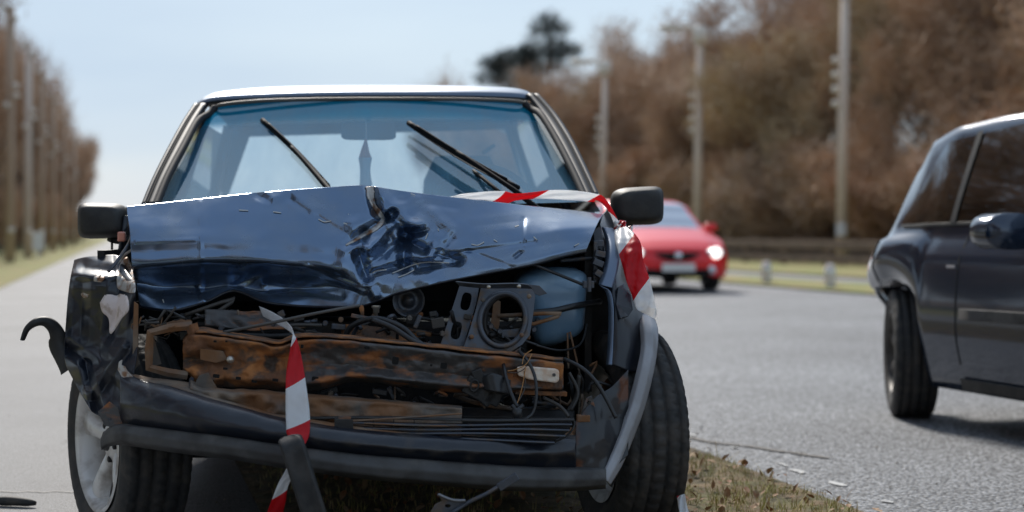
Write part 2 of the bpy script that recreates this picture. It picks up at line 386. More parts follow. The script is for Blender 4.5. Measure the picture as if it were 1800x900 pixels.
strip('rail_verge', 14.1, 22, -30, 600, .03, M['far_grass'])
strip('left_verge', -9, -1.9, -30, 600, .012, M['far_grass'])
# worn edge line: broken flakes of paint lying on the asphalt
fl = MB()
random.seed(11)
for D in [x * .31 + .2 for x in range(2, 60)]:
    if random.random() < .35: continue
    n = 9; ln = random.uniform(.02, .075); wd = random.uniform(.008, .022); c = R(2.42 + random.uniform(-.02, .02), D + random.uniform(-.1, .1), .004)
    ring = [c + R(math.cos(2 * math.pi * k / n) * wd * random.uniform(.6, 1.2), math.sin(2 * math.pi * k / n) * ln * random.uniform(.6, 1.2)) for k in range(n)]
    fl.add(ring, [tuple(range(n))])
tag(fl.build('road_marking', M['white_line']), kind='structure')
# a dark tar seam close to the edge of the road
sm = MB()
pts = [V((.70 + k * .0125, 6.93 - k * .0155 + .05 * noise.noise(V((k * .11, 1, 0))), .005)) for k in range(44)]
sv = []
for k, p in enumerate(pts): sv += [p + R(-.02 - .012 * noise.noise(V((k * .7, 0, 0))), 0), p + R(.02 + .03 * noise.noise(V((k * .5, 9, 0))), 0)]
sm.add(sv, [(2 * k, 2 * k + 1, 2 * k + 3, 2 * k + 2) for k in range(len(pts) - 1)])
tag(sm.build('road_seam', asphalt('tar_seam', (.09, .08, .07), (.26, .24, .22), .003, 90)), kind='structure')
# crack across the path
cm = MB(); cv = []
for k in range(40):
    x = -1.22 + k * .009; y = 5.42 + .008 * math.sin(k * .9) + .01 * noise.noise(V((k * .4, 0, 0)))
    y += .0; cv += [V((x * 1.5 - .1, y, .006)), V((x * 1.5 - .1, y + .012 + .01 * abs(noise.noise(V((k * .7, 3, 0)))), .006))]
cm.add(cv, [(2 * k, 2 * k + 2, 2 * k + 3, 2 * k + 1) for k in range(39)])
tag(cm.build('path_crack', M['bay']), kind='structure')
# embankment behind the guard rail
rows = []
for j in range(50):
    D = -40 + j * 4.2; row = []
    fall = 1 if D < 96 else max(0, 1 - (D - 96) / 40)
    for i in range(20):
        X = 20.5 + i * 2.2; z = 7.5 * (1 - math.exp(-i / 9)) * fall + noise.noise(V((X * .15, D * .08, 0))) * .8 * min(1, i / 4)
        row.append(R(X, D, max(z, -.01) + .035))
    rows.append(row)
tag(link('embankment', gridmesh(rows), M['wood_floor']), kind='structure')

# ---- grass on the near verge
def hatc(c, s): return V((c[0] * s, c[1] * s, c[2] * s))
random.seed(3)
gb = {0: MB(), 1: MB(), 2: MB()}
def blade(mb, p, h, wd, lean, a):
    d = V((math.cos(a), math.sin(a), 0)); l = V((-d.y, d.x, 0)) * lean
    mb.add([p - d * wd, p + d * wd, p + V((0, 0, h * .55)) + l * .35 + d * wd * .8, p + V((0, 0, h * .55)) + l * .35 - d * wd * .8, p + V((0, 0, h)) + l],
           [(0, 1, 2, 3), (3, 2, 4)])
for k in range(52000):
    D = 3.6 + 9 * random.random() ** 1.7; X = random.uniform(.48, 2.2)
    edge = min(X - .45, 2.27 - X)
    if random.random() > .35 + 4 * edge or noise.noise(V((X * 5, D * 5, 2))) < -.28: continue
    if X < 1.72 and 3.9 < D < 8 and random.random() < .72: continue  # blades thinned under the wreck; bare dark soil stands in for its shade
    z = .01 + abs(noise.noise(V((X * 1.7, D * 1.7, 0)))) * .05 * .8
    p = R(X + (random.gauss(0, .02) if edge < .1 else 0), D, z)
    t = random.choices([0, 1, 2], [5, 4, 1])[0]
    h = random.uniform(.012, .038) if random.random() < .985 else random.uniform(.06, .11)
    blade(gb[t], p, h, random.uniform(.0008, .0018), random.uniform(0, h * 1.1), random.uniform(0, 6.28))
gcol = [(.27, .25, .06), (.42, .33, .15), (.20, .11, .05)]
for t in gb:
    tag(gb[t].build(['grass', 'dry_grass', 'dead_stalks'][t], mat(['green_grass_blade', 'straw_blade', 'brown_stalk'][t], gcol[t], .8, col2=tuple(c * 1.3 for c in gcol[t]), nscale=3)),
        ['short green grass growing on the verge beside the wreck', 'straw coloured dead grass blades on the verge', 'brown dead plant stalks lying in the verge grass'][t], ['grass', 'dry grass', 'dead stalks'][t], kind='stuff')
lf = MB()
for k in range(1500):
    D = 3.7 + 6 * random.random() ** 1.5; X = random.uniform(.6, 2.22); s = random.uniform(.008, .024)
    p = R(X, D, random.uniform(.03, .06)); rm = Matrix.Rotation(random.uniform(0, 6.28), 3, 'Z') @ Matrix.Rotation(random.gauss(0, .6), 3, 'X')
    ring = [(0, -1, 0), (.5, -.5, .15), (.55, .2, .2), (0, 1, .1), (-.55, .2, .2), (-.5, -.5, .15)]
    lf.add([p + rm @ (V(q) * s) for q in ring], [(0, 1, 2, 3), (0, 3, 4, 5)])
tag(lf.build('leaf_litter', mat('dead_leaf', (.22, .09, .035), .8, col2=(.33, .22, .12), nscale=20)), 'brown curled dead leaves scattered in the verge grass', 'dead leaves', kind='stuff')
# small weed stem at the edge of the verge
tw = empty('dead_weed', R(1.92, 6.35, .02)); tag(tw, 'bare upright dead weed stem at the tip of the verge beside the tyre', 'weed')
mb = MB(); mb.tube([V((0, 0, 0)), V((.004, 0, .05)), V((-.003, 0, .13))], [.003, .0025, .001], 5); mb.tube([V((0, 0, .06)), V((.04, .01, .085)), V((.09, .0, .08))], [.002, .0015, .001], 5)
mb.tube([V((0, 0, .05)), V((-.02, 0, .07)), V((-.035, .0, .1))], [.002, .0015, .001], 5); mb.build('stem', M['bark'], tw, smooth=True)
for k, (a, b) in enumerate(((0.1, .8), (1.9, .35))):
    pass

# ---- trees
def tree_meshes(seed, H, n_tw, spread, lean=0.0, tl=.7, tw_=.014):
    rnd = random.Random(seed); tr = MB(); tips = []
    def br(p, d, ln, r, lev):
        pts = [p]; dd = d.copy()
        for k in range(4):
            dd = (dd + V((rnd.gauss(0, .13), rnd.gauss(0, .13), .06))).normalized(); pts.append(pts[-1] + dd * ln / 4)
        tr.tube(pts, [r * (1 - .16 * k) for k in range(5)], 6 if lev < 2 else 4, cap=False)
        if lev >= 3: tips.extend(pts[1:]); return
        if lev >= 1: tips.append(pts[-1])
        for k in range(4 if lev else 6):
            t = rnd.choice([1, 2, 3, 4, 4]) if lev else rnd.choice([1, 2, 2, 3, 4])
            a = rnd.uniform(0, 6.28); out = V((math.cos(a), math.sin(a), rnd.uniform(.3, 1.2))).normalized()
            br(pts[t], (dd * .5 + out * spread).normalized(), ln * rnd.uniform(.5, .72), r * (1 - .16 * t) * .6, lev + 1)
    br(V((0, 0, -.1)), V((lean, 0, 1)), H * .5, H * .013, 0)
    cm_ = MB()
    for k in range(n_tw):
        p = rnd.choice(tips) + V((rnd.gauss(0, .25), rnd.gauss(0, .25), rnd.gauss(0, .25)))
        d = V((rnd.gauss(0, .6), rnd.gauss(0, .6), rnd.uniform(-.1, 1.2))).normalized()
        ln = tl * rnd.uniform(.4, 1.1); s = d.orthogonal().normalized(); s.rotate(Matrix.Rotation(rnd.uniform(0, 6.28), 3, d)); s *= tw_ * rnd.uniform(.5, 1.3)
        cm_.add([p - s, p + s, p + d * ln], [(0, 1, 2)])
    a = bpy.data.meshes.new('trunk'); a.from_pydata(tr.v, [], tr.f); a.shade_smooth()
    b = bpy.data.meshes.new('crown'); b.from_pydata(cm_.v, [], cm_.f)
    return a, b
TV = [tree_meshes(s, 8.0, n, sp, 0, tl, w_) for s, n, sp, tl, w_ in ((1, 5200, .9, .75, .02), (2, 5200, .75, .8, .02), (3, 5600, 1.0, .7, .022), (5, 4200, .6, .9, .018))]
SH = [tree_meshes(s, 4.0, 5200, 1.15, 0, .55, .022) for s in (21, 22)]
TMAT = [M['twig'], M['twig2'], M['twig3'], M['twig4']]
TCACHE = {}
def tree_obj(name, meshes, mi, loc, sc, rz, label, cat, group, sz=1):
    r = empty(name, loc, rz); r.scale = (sc * sz, sc * sz, sc)
    tag(r, label, cat, group)
    key = (meshes[0].name, mi)
    if key not in TCACHE:
        a = meshes[0].copy(); a.materials.clear(); a.materials.append(M['bark']); b = meshes[1].copy(); b.materials.clear(); b.materials.append(TMAT[mi]); TCACHE[key] = (a, b)
    a, b = TCACHE[key]
    for nm, me in (('trunk', a), ('crown', b)):
        o = bpy.data.objects.new(nm, me); COL.objects.link(o); o.parent = r
    return r
rnd = random.Random(5)
TL = ['bare brown winter tree massed with others on the wooded embankment', 'pale bare winter tree on the wooded embankment above the guard rail',
      'russet leafed winter tree on the embankment behind the guard rail', 'mossy green tinged bare tree on the wooded embankment']
for row, (X, d0, d1, st, s0, s1) in enumerate(((22.6, 22, 104, 2.9, .85, 1.1), (25.5, 26, 106, 3.0, .98, 1.25), (30, 30, 110, 3.4, 1.1, 1.4), (36, 38, 114, 4.2, 1.15, 1.5))):
    D = d0
    while D < d1:
        i = [0, 2.5, 5, 10, 15][row + 0]
        fall = 1 if D < 66 else max(.3, 1 - (D - 66) / 48)
        xx = X + rnd.uniform(-1, 1); zi = (xx - 20.5) / 2.2; z = 7.5 * (1 - math.exp(-zi / 9)) * (1 if D < 96 else max(0, 1 - (D - 96) / 40)) - .2
        mi = rnd.choices([0, 1, 2, 3], [5, 3 if D > 60 else 1, 2, 2 if D < 60 else 1])[0]
        tree_obj('bare_tree', rnd.choice(TV), mi, R(xx, D, z), rnd.uniform(s0, s1) * (.75 + .25 * fall), rnd.uniform(0, 6.28), TL[mi], 'tree', 'trees on the wooded embankment: ' + ['brown', 'pale', 'russet', 'mossy'][mi], rnd.uniform(1, 1.25))
        D += st * rnd.uniform(.8, 1.25)
D = 20
while D < 104:
    mi = rnd.choices([0, 1, 2], [5, 1, 3])[0]
    tree_obj('bare_shrub', rnd.choice(SH), mi, R(21.0 + rnd.uniform(-.3, 1.2), D, 0), rnd.uniform(.8, 1.15), rnd.uniform(0, 6.28), ['brown leafless shrub at the foot of the wooded embankment', 'pale leafless shrub at the foot of the wooded embankment', 'russet leafed shrub at the foot of the wooded embankment'][mi], 'shrub', 'shrubs at the foot of the embankment: ' + ['brown', 'pale', 'russet'][mi], 1.3)
    D += 1.9 * rnd.uniform(.8, 1.2)
# left wood
D = -25
while D < 230:
    for X in (-6.9, -8.4, -10.6):
        tree_obj('bare_tree', rnd.choice(TV), rnd.choice([0, 0, 1]), R(X + rnd.uniform(-.6, .6), D + rnd.uniform(-1.5, 1.5), -.1), rnd.uniform(1.2, 1.6), rnd.uniform(0, 6.28), 'tall bare tree in the wood along the left side of the path', 'tree', 'trees along the left path', .8)
    tree_obj('bare_shrub', rnd.choice(SH), 0, R(-5.4 + rnd.uniform(-.3, .3), D + 1.5, 0), rnd.uniform(.6, .95), rnd.uniform(0, 6.28), 'low bare undergrowth bush at the foot of the left wood', 'shrub', 'bushes along the left path', 1.1)
    D += 3.6 if D > 90 else 6.0
# distant bare trees peeping over the roof of the wreck
for px, zz, h in ((742, 190, 17.5), (815, 170, 17.5), (835, 150, 14)):
    r = tree_obj('bare_tree', TV[3], 1, V(((px - 900) / FP * zz, zz, 0)), h / 8, px, {742: 'small faint bare tree far off above the middle of the wreck roof', 815: 'taller faint bare tree far off above the right end of the wreck roof', 835: 'thin bare tree at the far tip of the wood above the wreck roof'}[px], 'tree', None, .6)
# pines
def pine(px, zz, H, seed, label):
    rnd = random.Random(seed); r = empty('pine_tree', V(((px - 900) / FP * zz, zz, 0))); tag(r, label, 'pine tree')
    MB().tube([V((0, 0, 0)), V((.1, 0, H * .5)), V((0, 0, H * .97))], [.28, .2, .05], 8).build('trunk', M['bark'], r, smooth=True)
    c = MB()
    for k in range(44):
        z = H * rnd.uniform(.5, 1.0); rr = (H - z) * .35 + .5; a = rnd.uniform(0, 6.28); cc = V((math.cos(a) * rr * rnd.random() * 1.3, math.sin(a) * rr * rnd.random(), z))
        for j in range(170):
            d = V((rnd.gauss(0, 1), rnd.gauss(0, 1), rnd.gauss(0, .5))); p = cc + d * .42; dd = d.normalized() * .35; s = dd.orthogonal().normalized() * .05
            c.add([p - s, p + s, p + dd], [(0, 1, 2)])
    c.build('crown', M['needle'], r)
pine(966, 125, 17.8, 1, 'dark pine with the tallest narrow tip above the wooded slope')
pine(925, 122, 15.2, 2, 'dark pine in the middle of three at the end of the wood')
pine(882, 120, 14.3, 3, 'leftmost of the three dark pines, spreading sideways')

# ---- lamp posts on the right
def lamp_post(D, label, first):
    if first is None:
        r = empty('street_lamp', R(19.2, D, 0), RA)
        MB().tube([V((0, 0, 0)), V((.04, 0, 4)), V((.12, 0, 8.05))], [.17, .145, .115], 12).build('pole', M['pole'], r, smooth=True)
        MB().tube(resample([V((.12, 0, 7.75)), V((-.25, 0, 7.95)), V((-.7, 0, 8.0))], 8), .075, 8).build('arm', M['lampgrey'], r, smooth=True)
        mb = MB(); mb.lathe([(-.1, .02), (-.08, .17), (.06, .2), (.13, .12), (.15, .01)], (0, 0, 0), 'z', 16); o = mb.build('lamp_head', M['lampgrey'], r, smooth=True)
        o.location = (-.95, 0, 7.93); o.scale = (2.3, 1, 1)
        MB().lathe([(7.4, .13), (7.45, .27), (7.95, .27), (8.02, .12)], (.11, 0, 0), 'z', 14).build('junction_collar', M['lampgrey'], r, smooth=True)
        for z in (4.35, 4.75, 5.15, 5.55):
            mb = MB(); mb.lathe([(z, .02), (z + .04, .09), (z + .14, .1), (z + .2, .03)], (-.2, 0, 0), 'z', 12); mb.tube([V((0, 0, z)), V((-.2, 0, z + .03))], .025, 6); mb.build('insulator', M['lampgrey'], r, smooth=True)
        mb = MB(); mb.box((-.1, -.17, 1.0), (.28, .05, .34)); mb.build('warning_plate', M['white'], r, bev=.02)
    else:
        r = copy_tree(first); r.location = R(19.2, D, 0)
    tag(r, label, 'street lamp', 'lamp posts behind the guard rail'); return r
l0 = lamp_post(40.8, 'nearest wooden lamp post, tall enough to leave the top of the photo', None)
lamp_post(52.2, 'middle wooden lamp post rising just behind the red car', l0)
lamp_post(63.4, 'farthest wooden lamp post, seen between windscreen and door mirror', l0)
# ---- poles on the left
lp0 = None
for k, (D, lab) in enumerate(((52.6, 'first tall wooden pole at the left edge, with round insulators'), (62.8, 'pale second pole from the left in the row beside the path'),
                              (73, 'third pole from the left in the row beside the path'), (85, 'fourth pole of the row beside the path, fairly far off'),
                              (101, 'fifth pole of the row beside the path, far off'), (122, 'last and farthest pole of the row beside the path'))):
    if lp0 is None:
        lp0 = r = empty('utility_pole', R(-3.4, D, 0), RA)
        MB().tube([V((0, 0, 0)), V((0, 0, 4)), V((.02, 0, 8))], [.16, .15, .13], 12).build('pole', M['pole_left'], r, smooth=True)
        for z, x in ((7.6, .16), (7.95, -.16), (5.2, .2), (4.9, -.1), (5.5, .18), (1.0, .05)):
            MB().lathe([(z - .1, .02), (z - .06, .1), (z + .06, .11), (z + .1, .03)], (x, -.12, 0), 'z', 12).build('insulator', M['lampgrey'], r, smooth=True)
    else:
        r = copy_tree(lp0); r.location = R(-3.4, D, 0)
        if k == 1:
            for c in kids(r):
                if c.name.startswith('pole'): c.data = c.data.copy(); c.data.materials[0] = M['pole']
    tag(r, lab, 'pole', 'poles in a row along the left path')
# small white sign left
r = empty('marker_sign', R(-3.0, 62, 0), RA); tag(r, 'small white board on a post in the grass at the foot of the left poles', 'sign')
MB().box((0, 0, .35), (.08, .08, .7)).build('post', M['white'], r); MB().box((0, -.06, .62), (.42, .03, .66)).build('board', M['white'], r, bev=.01)
# ---- guard rail
gr = empty('guard_rail', R(18.3, 60, 0), RA); tag(gr, 'long brown two beam guard rail running in front of the wood', 'guard rail')
for z, h, nm in ((.60, .26, 'upper_beam'), (.22, .24, 'lower_beam')):
    mb = MB(); mb.box((0, 0, z), (.09, 96, h)); mb.box((-.06, 0, z + h * .18), (.05, 96, h * .3)); mb.box((-.06, 0, z - h * .3), (.05, 96, h * .28)); mb.build(nm, M['rail'], gr)
mb = MB(); mb.box((0, 0, .34), (.14, .16, .72)); pm = None
for k in range(33):
    if pm is None: o = mb.build('post', M['rail'], gr, bev=.01); pm = o
    else: o = pm.copy(); COL.objects.link(o); o.parent = gr
    o.location = (.12, -46 + k * 2.9, 0)
# ---- marker bollards
bl = None
for k, (D, lab) in enumerate(((18.9, 'marker bollard on the far verge, hidden nearest behind the dark car'), (22.7, 'pale marker bollard standing just left of the dark car'), (25.0, 'pale marker bollard halfway between the red and the dark car'), (27.6, 'pale marker bollard close behind the red car'))):
    D = [21, 23.7, 26.3, 28.9][k]
    if k == 0: continue
    if bl is None:
        bl = r = empty('bollard', R(10.95, D, .02), RA)
        MB().lathe([(0, .085), (.05, .09), (.30, .085), (.36, .07), (.39, .03), (.392, 0)], (0, 0, 0), 'z', 16).build('body', M['concrete'], r, smooth=True)
        MB().lathe([(.22, .09), (.225, .094), (.29, .093), (.295, .088)], (0, 0, 0), 'z', 16).build('reflector_band', M['white'], r, smooth=True)
    else: r = copy_tree(bl); r.location = R(10.95, D, .02)
    tag(r, lab, 'bollard', 'pale bollards on the far verge')

gs = MB(); random.seed(44)
for k in range(110):
    p = R(random.uniform(-1.2, .42), random.uniform(4.6, 9), .004) if k % 2 else R(random.uniform(2.3, 3.1), random.uniform(4.2, 8), .003)
    q_ = random.uniform(.0015, .005); gs.box(p + V((0, 0, q_ * .4)), (q_ * 2, q_ * 1.5, q_), Matrix.Rotation(random.uniform(0, 3), 3, 'Z'), .6)
tag(gs.build('grit', mat('loose_grit', (.30, .27, .23), .8, col2=(.12, .09, .06), nscale=30)), 'loose grit and crumbs scattered on the path and road edge', 'grit', kind='stuff')

# ================================================================== WHEELS
def tyre_mesh(Rt, W, Rr, n=180, lug=True):
    h = W / 2; prof = [(-h * .78, Rr - .008), (-h * .86, Rr + .004), (-h * 1.02, Rr + (Rt - Rr) * .35), (-h * 1.04, Rr + (Rt - Rr) * .55), (-h * .97, Rt - .022), (-h * .90, Rt - .009)]
    tread = [(-h * .86, Rt - .004, 1)]
    g = [(-.62, .045), (-.22, .05), (.22, .05), (.62, .045)]
    for c, w_ in g: tread += [(h * (c - w_) - .001, Rt, 1), (h * (c - w_) + .001, Rt - .008, 0), (h * (c + w_) - .001, Rt - .008, 0), (h * (c + w_) + .001, Rt, 1)]
    tread += [(h * .86, Rt - .004, 1)]
    tread.sort(key=lambda q: q[0])
    ring = [(x, r, 0) for x, r in prof] + tread + [(-x, r, 0) for x, r in prof[::-1]]
    rows = []
    for (x, r, l) in ring:
        row = []
        for k in range(n):
            rr = r
            sh = abs(x) / h
            if lug and l:
                kk = (k + int(abs(x) / h * 7)) % 4
                if kk == 0: rr -= .007 if sh > .55 else .005
            if lug and not l and .9 <= sh <= .985 and rr > Rt - .03 and (k % 4) == 1: rr -= .006
            a = 2 * math.pi * k / n; row.append(V((x, rr * math.cos(a), rr * math.sin(a))))
        rows.append(row)
    me = gridmesh(rows, cu=True, name='tyre')
    return me
def rim_parts(Rr, W, spokes, parent, m, tilt=0, ww=.034):
    mb = MB(); x0 = -W * .47
    mb.lathe([(x0, Rr + .006), (x0 - .004, Rr - .001), (x0 + .006, Rr - .010), (x0 + .02, Rr - .016), (x0 + .09, Rr - .03), (W * .4, Rr - .02), (W * .46, Rr + .004)], (0, 0, 0), 'x', 64)
    rim = mb.build('rim', m, parent, smooth=True)
    xs = x0 + .022
    for k in range(spokes):
        a = 2 * math.pi * k / spokes + tilt; rows = []
        for j in range(7):
            t = j / 6; r = .03 + (Rr - .046) * t; w_ = ww * (.95 - .25 * math.sin(t * math.pi) + .35 * t * t); dx = .012 * (1 - t) * 0 + .03 * (1 - t) ** 2
            sec = []
            for (u, d) in ((-1, .03), (-.85, .003), (-.4, -.004), (0, -.006), (.4, -.004), (.85, .003), (1, .03)):
                sec.append(V((xs + dx + d, r * math.cos(a) - u * w_ * math.sin(a), r * math.sin(a) + u * w_ * math.cos(a))))
            rows.append(sec)
        link('spoke', gridmesh(rows), m, parent)
    mb = MB(); mb.lathe([(xs + .06, .062), (xs + .02, .06), (xs + .012, .045), (xs + .008, .03), (xs + .008, .0)], (0, 0, 0), 'x', 24); mb.build('hub', m, parent, smooth=True)
    mb = MB(); mb.lathe([(xs + .01, .029), (xs + .001, .027), (xs - .002, .02), (xs - .002, 0)], (0, 0, 0), 'x', 24); mb.build('hub_cap', M['rubber_grey'] if m == M['alloy'] else m, parent, smooth=True)
    mb = MB()
    for k in range(5):
        a = 2 * math.pi * (k + .5) / 5 + tilt; mb.lathe([(xs + .022, .009), (xs + .010, .009), (xs + .008, .006), (xs + .008, 0)], (0, .052 * math.cos(a), .052 * math.sin(a)), 'x', 8)
    mb.build('wheel_bolts', M['bay'], parent, smooth=True)
    mb = MB(); mb.lathe([(xs + .11, Rr - .035), (xs + .09, Rr * .6), (xs + .09, 0)], (0, 0, 0), 'x', 32); mb.build('brake_disc', M['rust'], parent, smooth=True)
TY = tyre_mesh(.296, .19, .195, 216)
def wheel(parent, loc, rz, flip=False, spokes=5, m=None, me=None, Rr=.195, W=.19, tilt=.35, camber=0):
    r = empty('wheel', loc, rz + (math.pi if flip else 0), parent)
    r.rotation_euler = (0, camber, rz + (math.pi if flip else 0))
    link('tyre', me or TY, M['rubber'], r); rim_parts(Rr, W, spokes, r, m or M['alloy'], tilt); return r

# ================================================================== THE WRECK
WR = empty('wrecked_car', (WO[0], WO[1], 0), WA)
tag(WR, 'wrecked dark blue hatchback with torn open front and buckled bonnet', 'car')
P = WR
# --- bonnet
cols = [
 [(222, 363, .70), (224, 380, .64), (227, 400, .58), (229, 421, .53), (230, 440, .515), (232, 467, .50), (236, 482, .57), (239, 497, .60), (242, 515, .535), (246, 538, .52)],
 [(290, 356, .71), (290, 378, .64), (290, 400, .57), (290, 421, .52), (290, 440, .505), (290, 463, .49), (292, 482, .57), (294, 503, .61), (298, 520, .53), (302, 545, .50)],
 [(355, 349, .72), (355, 374, .64), (355, 399, .57), (355, 421, .51), (355, 438, .495), (355, 459, .48), (355, 482, .57), (356, 506, .61), (357, 516, .53), (360, 531, .51)],
 [(408, 343, .72), (408, 370, .64), (408, 397, .57), (408, 421, .51), (408, 438, .49), (408, 459, .475), (408, 480, .57), (408, 500, .60), (409, 505, .54), (410, 511, .53)],
 [(460, 338, .71), (460, 366, .64), (460, 395, .57), (460, 422, .505), (460, 440, .485), (460, 461, .47), (460, 482, .57), (461, 510, .60), (462, 516, .53), (464, 530, .51)],
 [(520, 333, .69), (520, 362, .63), (520, 394, .56), (520, 424, .50), (520, 443, .48), (520, 465, .465), (520, 485, .56), (520, 506, .59), (520, 518, .52), (520, 537, .50)],
 [(580, 329, .67), (580, 360, .61), (580, 395, .55), (580, 426, .49), (580, 447, .47), (580, 470, .455), (580, 488, .51), (580, 503, .54), (580, 516, .51), (580, 539, .49)],
 [(640, 326, .65), (640, 360, .60), (640, 395, .54), (640, 428, .49), (640, 452, .46), (640, 480, .44), (640, 495, .455), (638, 508, .47), (637, 518, .47), (635, 537, .47)],
 [(700, 335, .67), (700, 365, .61), (700, 395, .57), (700, 425, .54), (700, 445, .52), (700, 465, .50), (700, 480, .49), (700, 492, .475), (700, 502, .47), (700, 514, .47)],
 [(780, 345, .70), (780, 372, .63), (780, 398, .57), (780, 422, .53), (780, 440, .51), (780, 455, .50), (780, 467, .495), (780, 477, .485), (780, 486, .48), (780, 495, .475)],
 [(860, 354, .73), (860, 376, .65), (860, 397, .58), (860, 416, .54), (860, 431, .52), (860, 444, .51), (860, 455, .50), (860, 464, .495), (860, 472, .49), (860, 479, .49)],
 [(940, 363, .76), (940, 379, .67), (940, 394, .60), (940, 409, .55), (940, 421, .53), (940, 432, .52), (940, 441, .515), (940, 449, .51), (940, 456, .505), (940, 463, .505)],
 [(1000, 369, .78), (1000, 380, .70), (998, 391, .62), (996, 402, .56), (994, 413, .54), (992, 423, .53), (990, 431, .525), (989, 438, .52), (988, 444, .515), (987, 450, .515)],
 [(1060, 377, .78), (1056, 383, .72), (1052, 390, .66), (1048, 398, .60), (1044, 407, .57), (1040, 416, .55), (1037, 424, .54), (1034, 431, .535), (1032, 436, .53), (1030, 441, .53)]]
for c in cols:        # the upper face leans at about 45 degrees, the face below the crease is nearly upright
    kk = .62 if c[0][0] < 900 else .85
    yc = c[3][2]
    for i in (0, 1, 2): c[i] = (c[i][0], c[i][1], yc + (c[i][2] - yc) * kk)
    for i in (8, 9): c[i] = (c[i][0], c[i][1], c[i][2] + (.045 if c[0][0] < 560 else .02 if c[0][0] < 600 else 0))
    if c[0][0] < 660:
        for i in (4, 5): c[i] = (c[i][0], c[i][1], yc + (c[i][2] - yc) * .6)
CREASE = [  # x1,y1,x2,y2, depth, width(px)  (+ = pushed in)
 (650, 328, 662, 372, .030, 14), (662, 372, 676, 384, .03, 12), (676, 384, 640, 408, .028, 12), (640, 408, 608, 430, .018, 12),
 (672, 345, 700, 372, -.012, 16), (676, 384, 692, 372, .02, 10), (690, 380, 712, 412, .03, 16), (712, 412, 710, 470, .03, 14), (650, 435, 690, 395, -.03, 16),
 (712, 415, 748, 402, .028, 12), (700, 385, 752, 402, -.02, 12), (632, 450, 644, 488, .035, 16), (650, 465, 700, 430, .018, 12), (660, 478, 730, 460, .02, 10),
 (728, 452, 770, 450, -.022, 12), (770, 448, 806, 458, .028, 14), (735, 470, 800, 462, .014, 8), (648, 500, 660, 520, -.02, 12), (700, 400, 690, 440, -.018, 12), (745, 440, 720, 425, .022, 12),
 (352, 355, 353, 455, -.004, 4), (350, 505, 358, 528, -.008, 8), (920, 385, 918, 435, .007, 5), (920, 388, 830, 398, .004, 12), (452, 343, 470, 352, .012, 10), (470, 352, 500, 342, -.008, 12), (905, 452, 915, 444, .012, 6),
 (270, 510, 340, 500, .008, 14), (800, 445, 940, 425, .006, 6), (240, 425, 345, 421, -.003, 5), (520, 352, 600, 400, -.006, 18), (560, 380, 620, 420, .007, 14), (470, 500, 600, 520, .006, 10), (500, 342, 540, 372, .006, 10), (700, 350, 800, 365, .006, 9), (760, 372, 800, 410, -.010, 12), (800, 410, 770, 448, .012, 10), (620, 395, 600, 470, -.008, 14), (662, 372, 735, 352, -.008, 10), (410, 505, 470, 470, .008, 9), (540, 470, 640, 512, -.010, 8), (820, 440, 900, 470, .004, 6)]
def crease(q):
    x, y, d = q
    for x1, y1, x2, y2, a, w_ in CREASE:
        if x < min(x1, x2) - w_ or x > max(x1, x2) + w_ or y < min(y1, y2) - w_ or y > max(y1, y2) + w_: continue
        dx, dy = x2 - x1, y2 - y1; t = max(0, min(1, ((x - x1) * dx + (y - y1) * dy) / (dx * dx + dy * dy)))
        r = math.hypot(x - x1 - t * dx, y - y1 - t * dy)
        if r < w_: d += a * (1 - r / w_)
    n1 = noise.noise(V((x / 70, y / 50, 0))); n2 = noise.noise(V((x / 26, y / 20, 4)))
    k = math.exp(-((x - 705) / 75) ** 2 - ((y - 430) / 70) ** 2)
    cell = noise.voronoi(V((x / 38, y / 30, 1.3)))[0]
    d += .007 * n1 + (.0012 + .008 * k) * n2 + .05 * k * (cell[0] - .35)
    return V((x, y, d))
o = sheet('bonnet', [[V(q) for q in c] for c in cols], 330, 120, M['paint'], P, t=.0016, fn=crease)
me = o.data
# rear face of the buckled bonnet folding back down to the scuttle
back = [[(c[0][0], c[0][1], c[0][2] + .004) for c in cols], ]
rows = []
top = resample([V(c[0]) for c in cols], 120)
for k in range(7):
    r = []
    for q in top:
        p = L(*crease(q)); t = k / 6
        r.append(p + V((0, .30 * t, -.045 * t - .03 * math.sin(t * 3.1))))
    rows.append(r)
solid(link('bonnet_rear_fold', gridmesh(rows), M['paint'], P), .0016)
# torn, rust edged split running down the bonnet
def ribbon_on(name, line, wds, m, off=-.004, seg=8):
    pts = resample([V((x, y, 0)) for x, y in line], (len(line) - 1) * seg + 1); ws = resample([V((w_, 0, 0)) for w_ in wds], len(pts))
    rows = []
    for i, p in enumerate(pts):
        t = (pts[min(i + 1, len(pts) - 1)] - pts[max(i - 1, 0)]); t = t.normalized(); n = V((-t.y, t.x, 0)); r = []
        for u in (-1, -.3, .3, 1):
            q = p + n * ws[i].x * (u + .35 * noise.noise(V((i * .5, u * 3, 0)))); r.append((q.x, q.y, u))
        rows.append(r)
    return rows
def hood_y(px, py):
    best = None
    xs = [c[0][0] for c in cols]; j = max(0, min(len(cols) - 2, sum(1 for x in xs if x <= px) - 1))
    def colv(c):
        ys = [q[1] for q in c]
        for a, b in zip(c, c[1:]):
            if a[1] <= py <= b[1]: return a[2] + (b[2] - a[2]) * (py - a[1]) / (b[1] - a[1])
        return c[0][2] if py < ys[0] else c[-1][2]
    t = (px - xs[j]) / (xs[j + 1] - xs[j]); return crease(V((px, py, colv(cols[j]) * (1 - t) + colv(cols[j + 1]) * t)))[2]
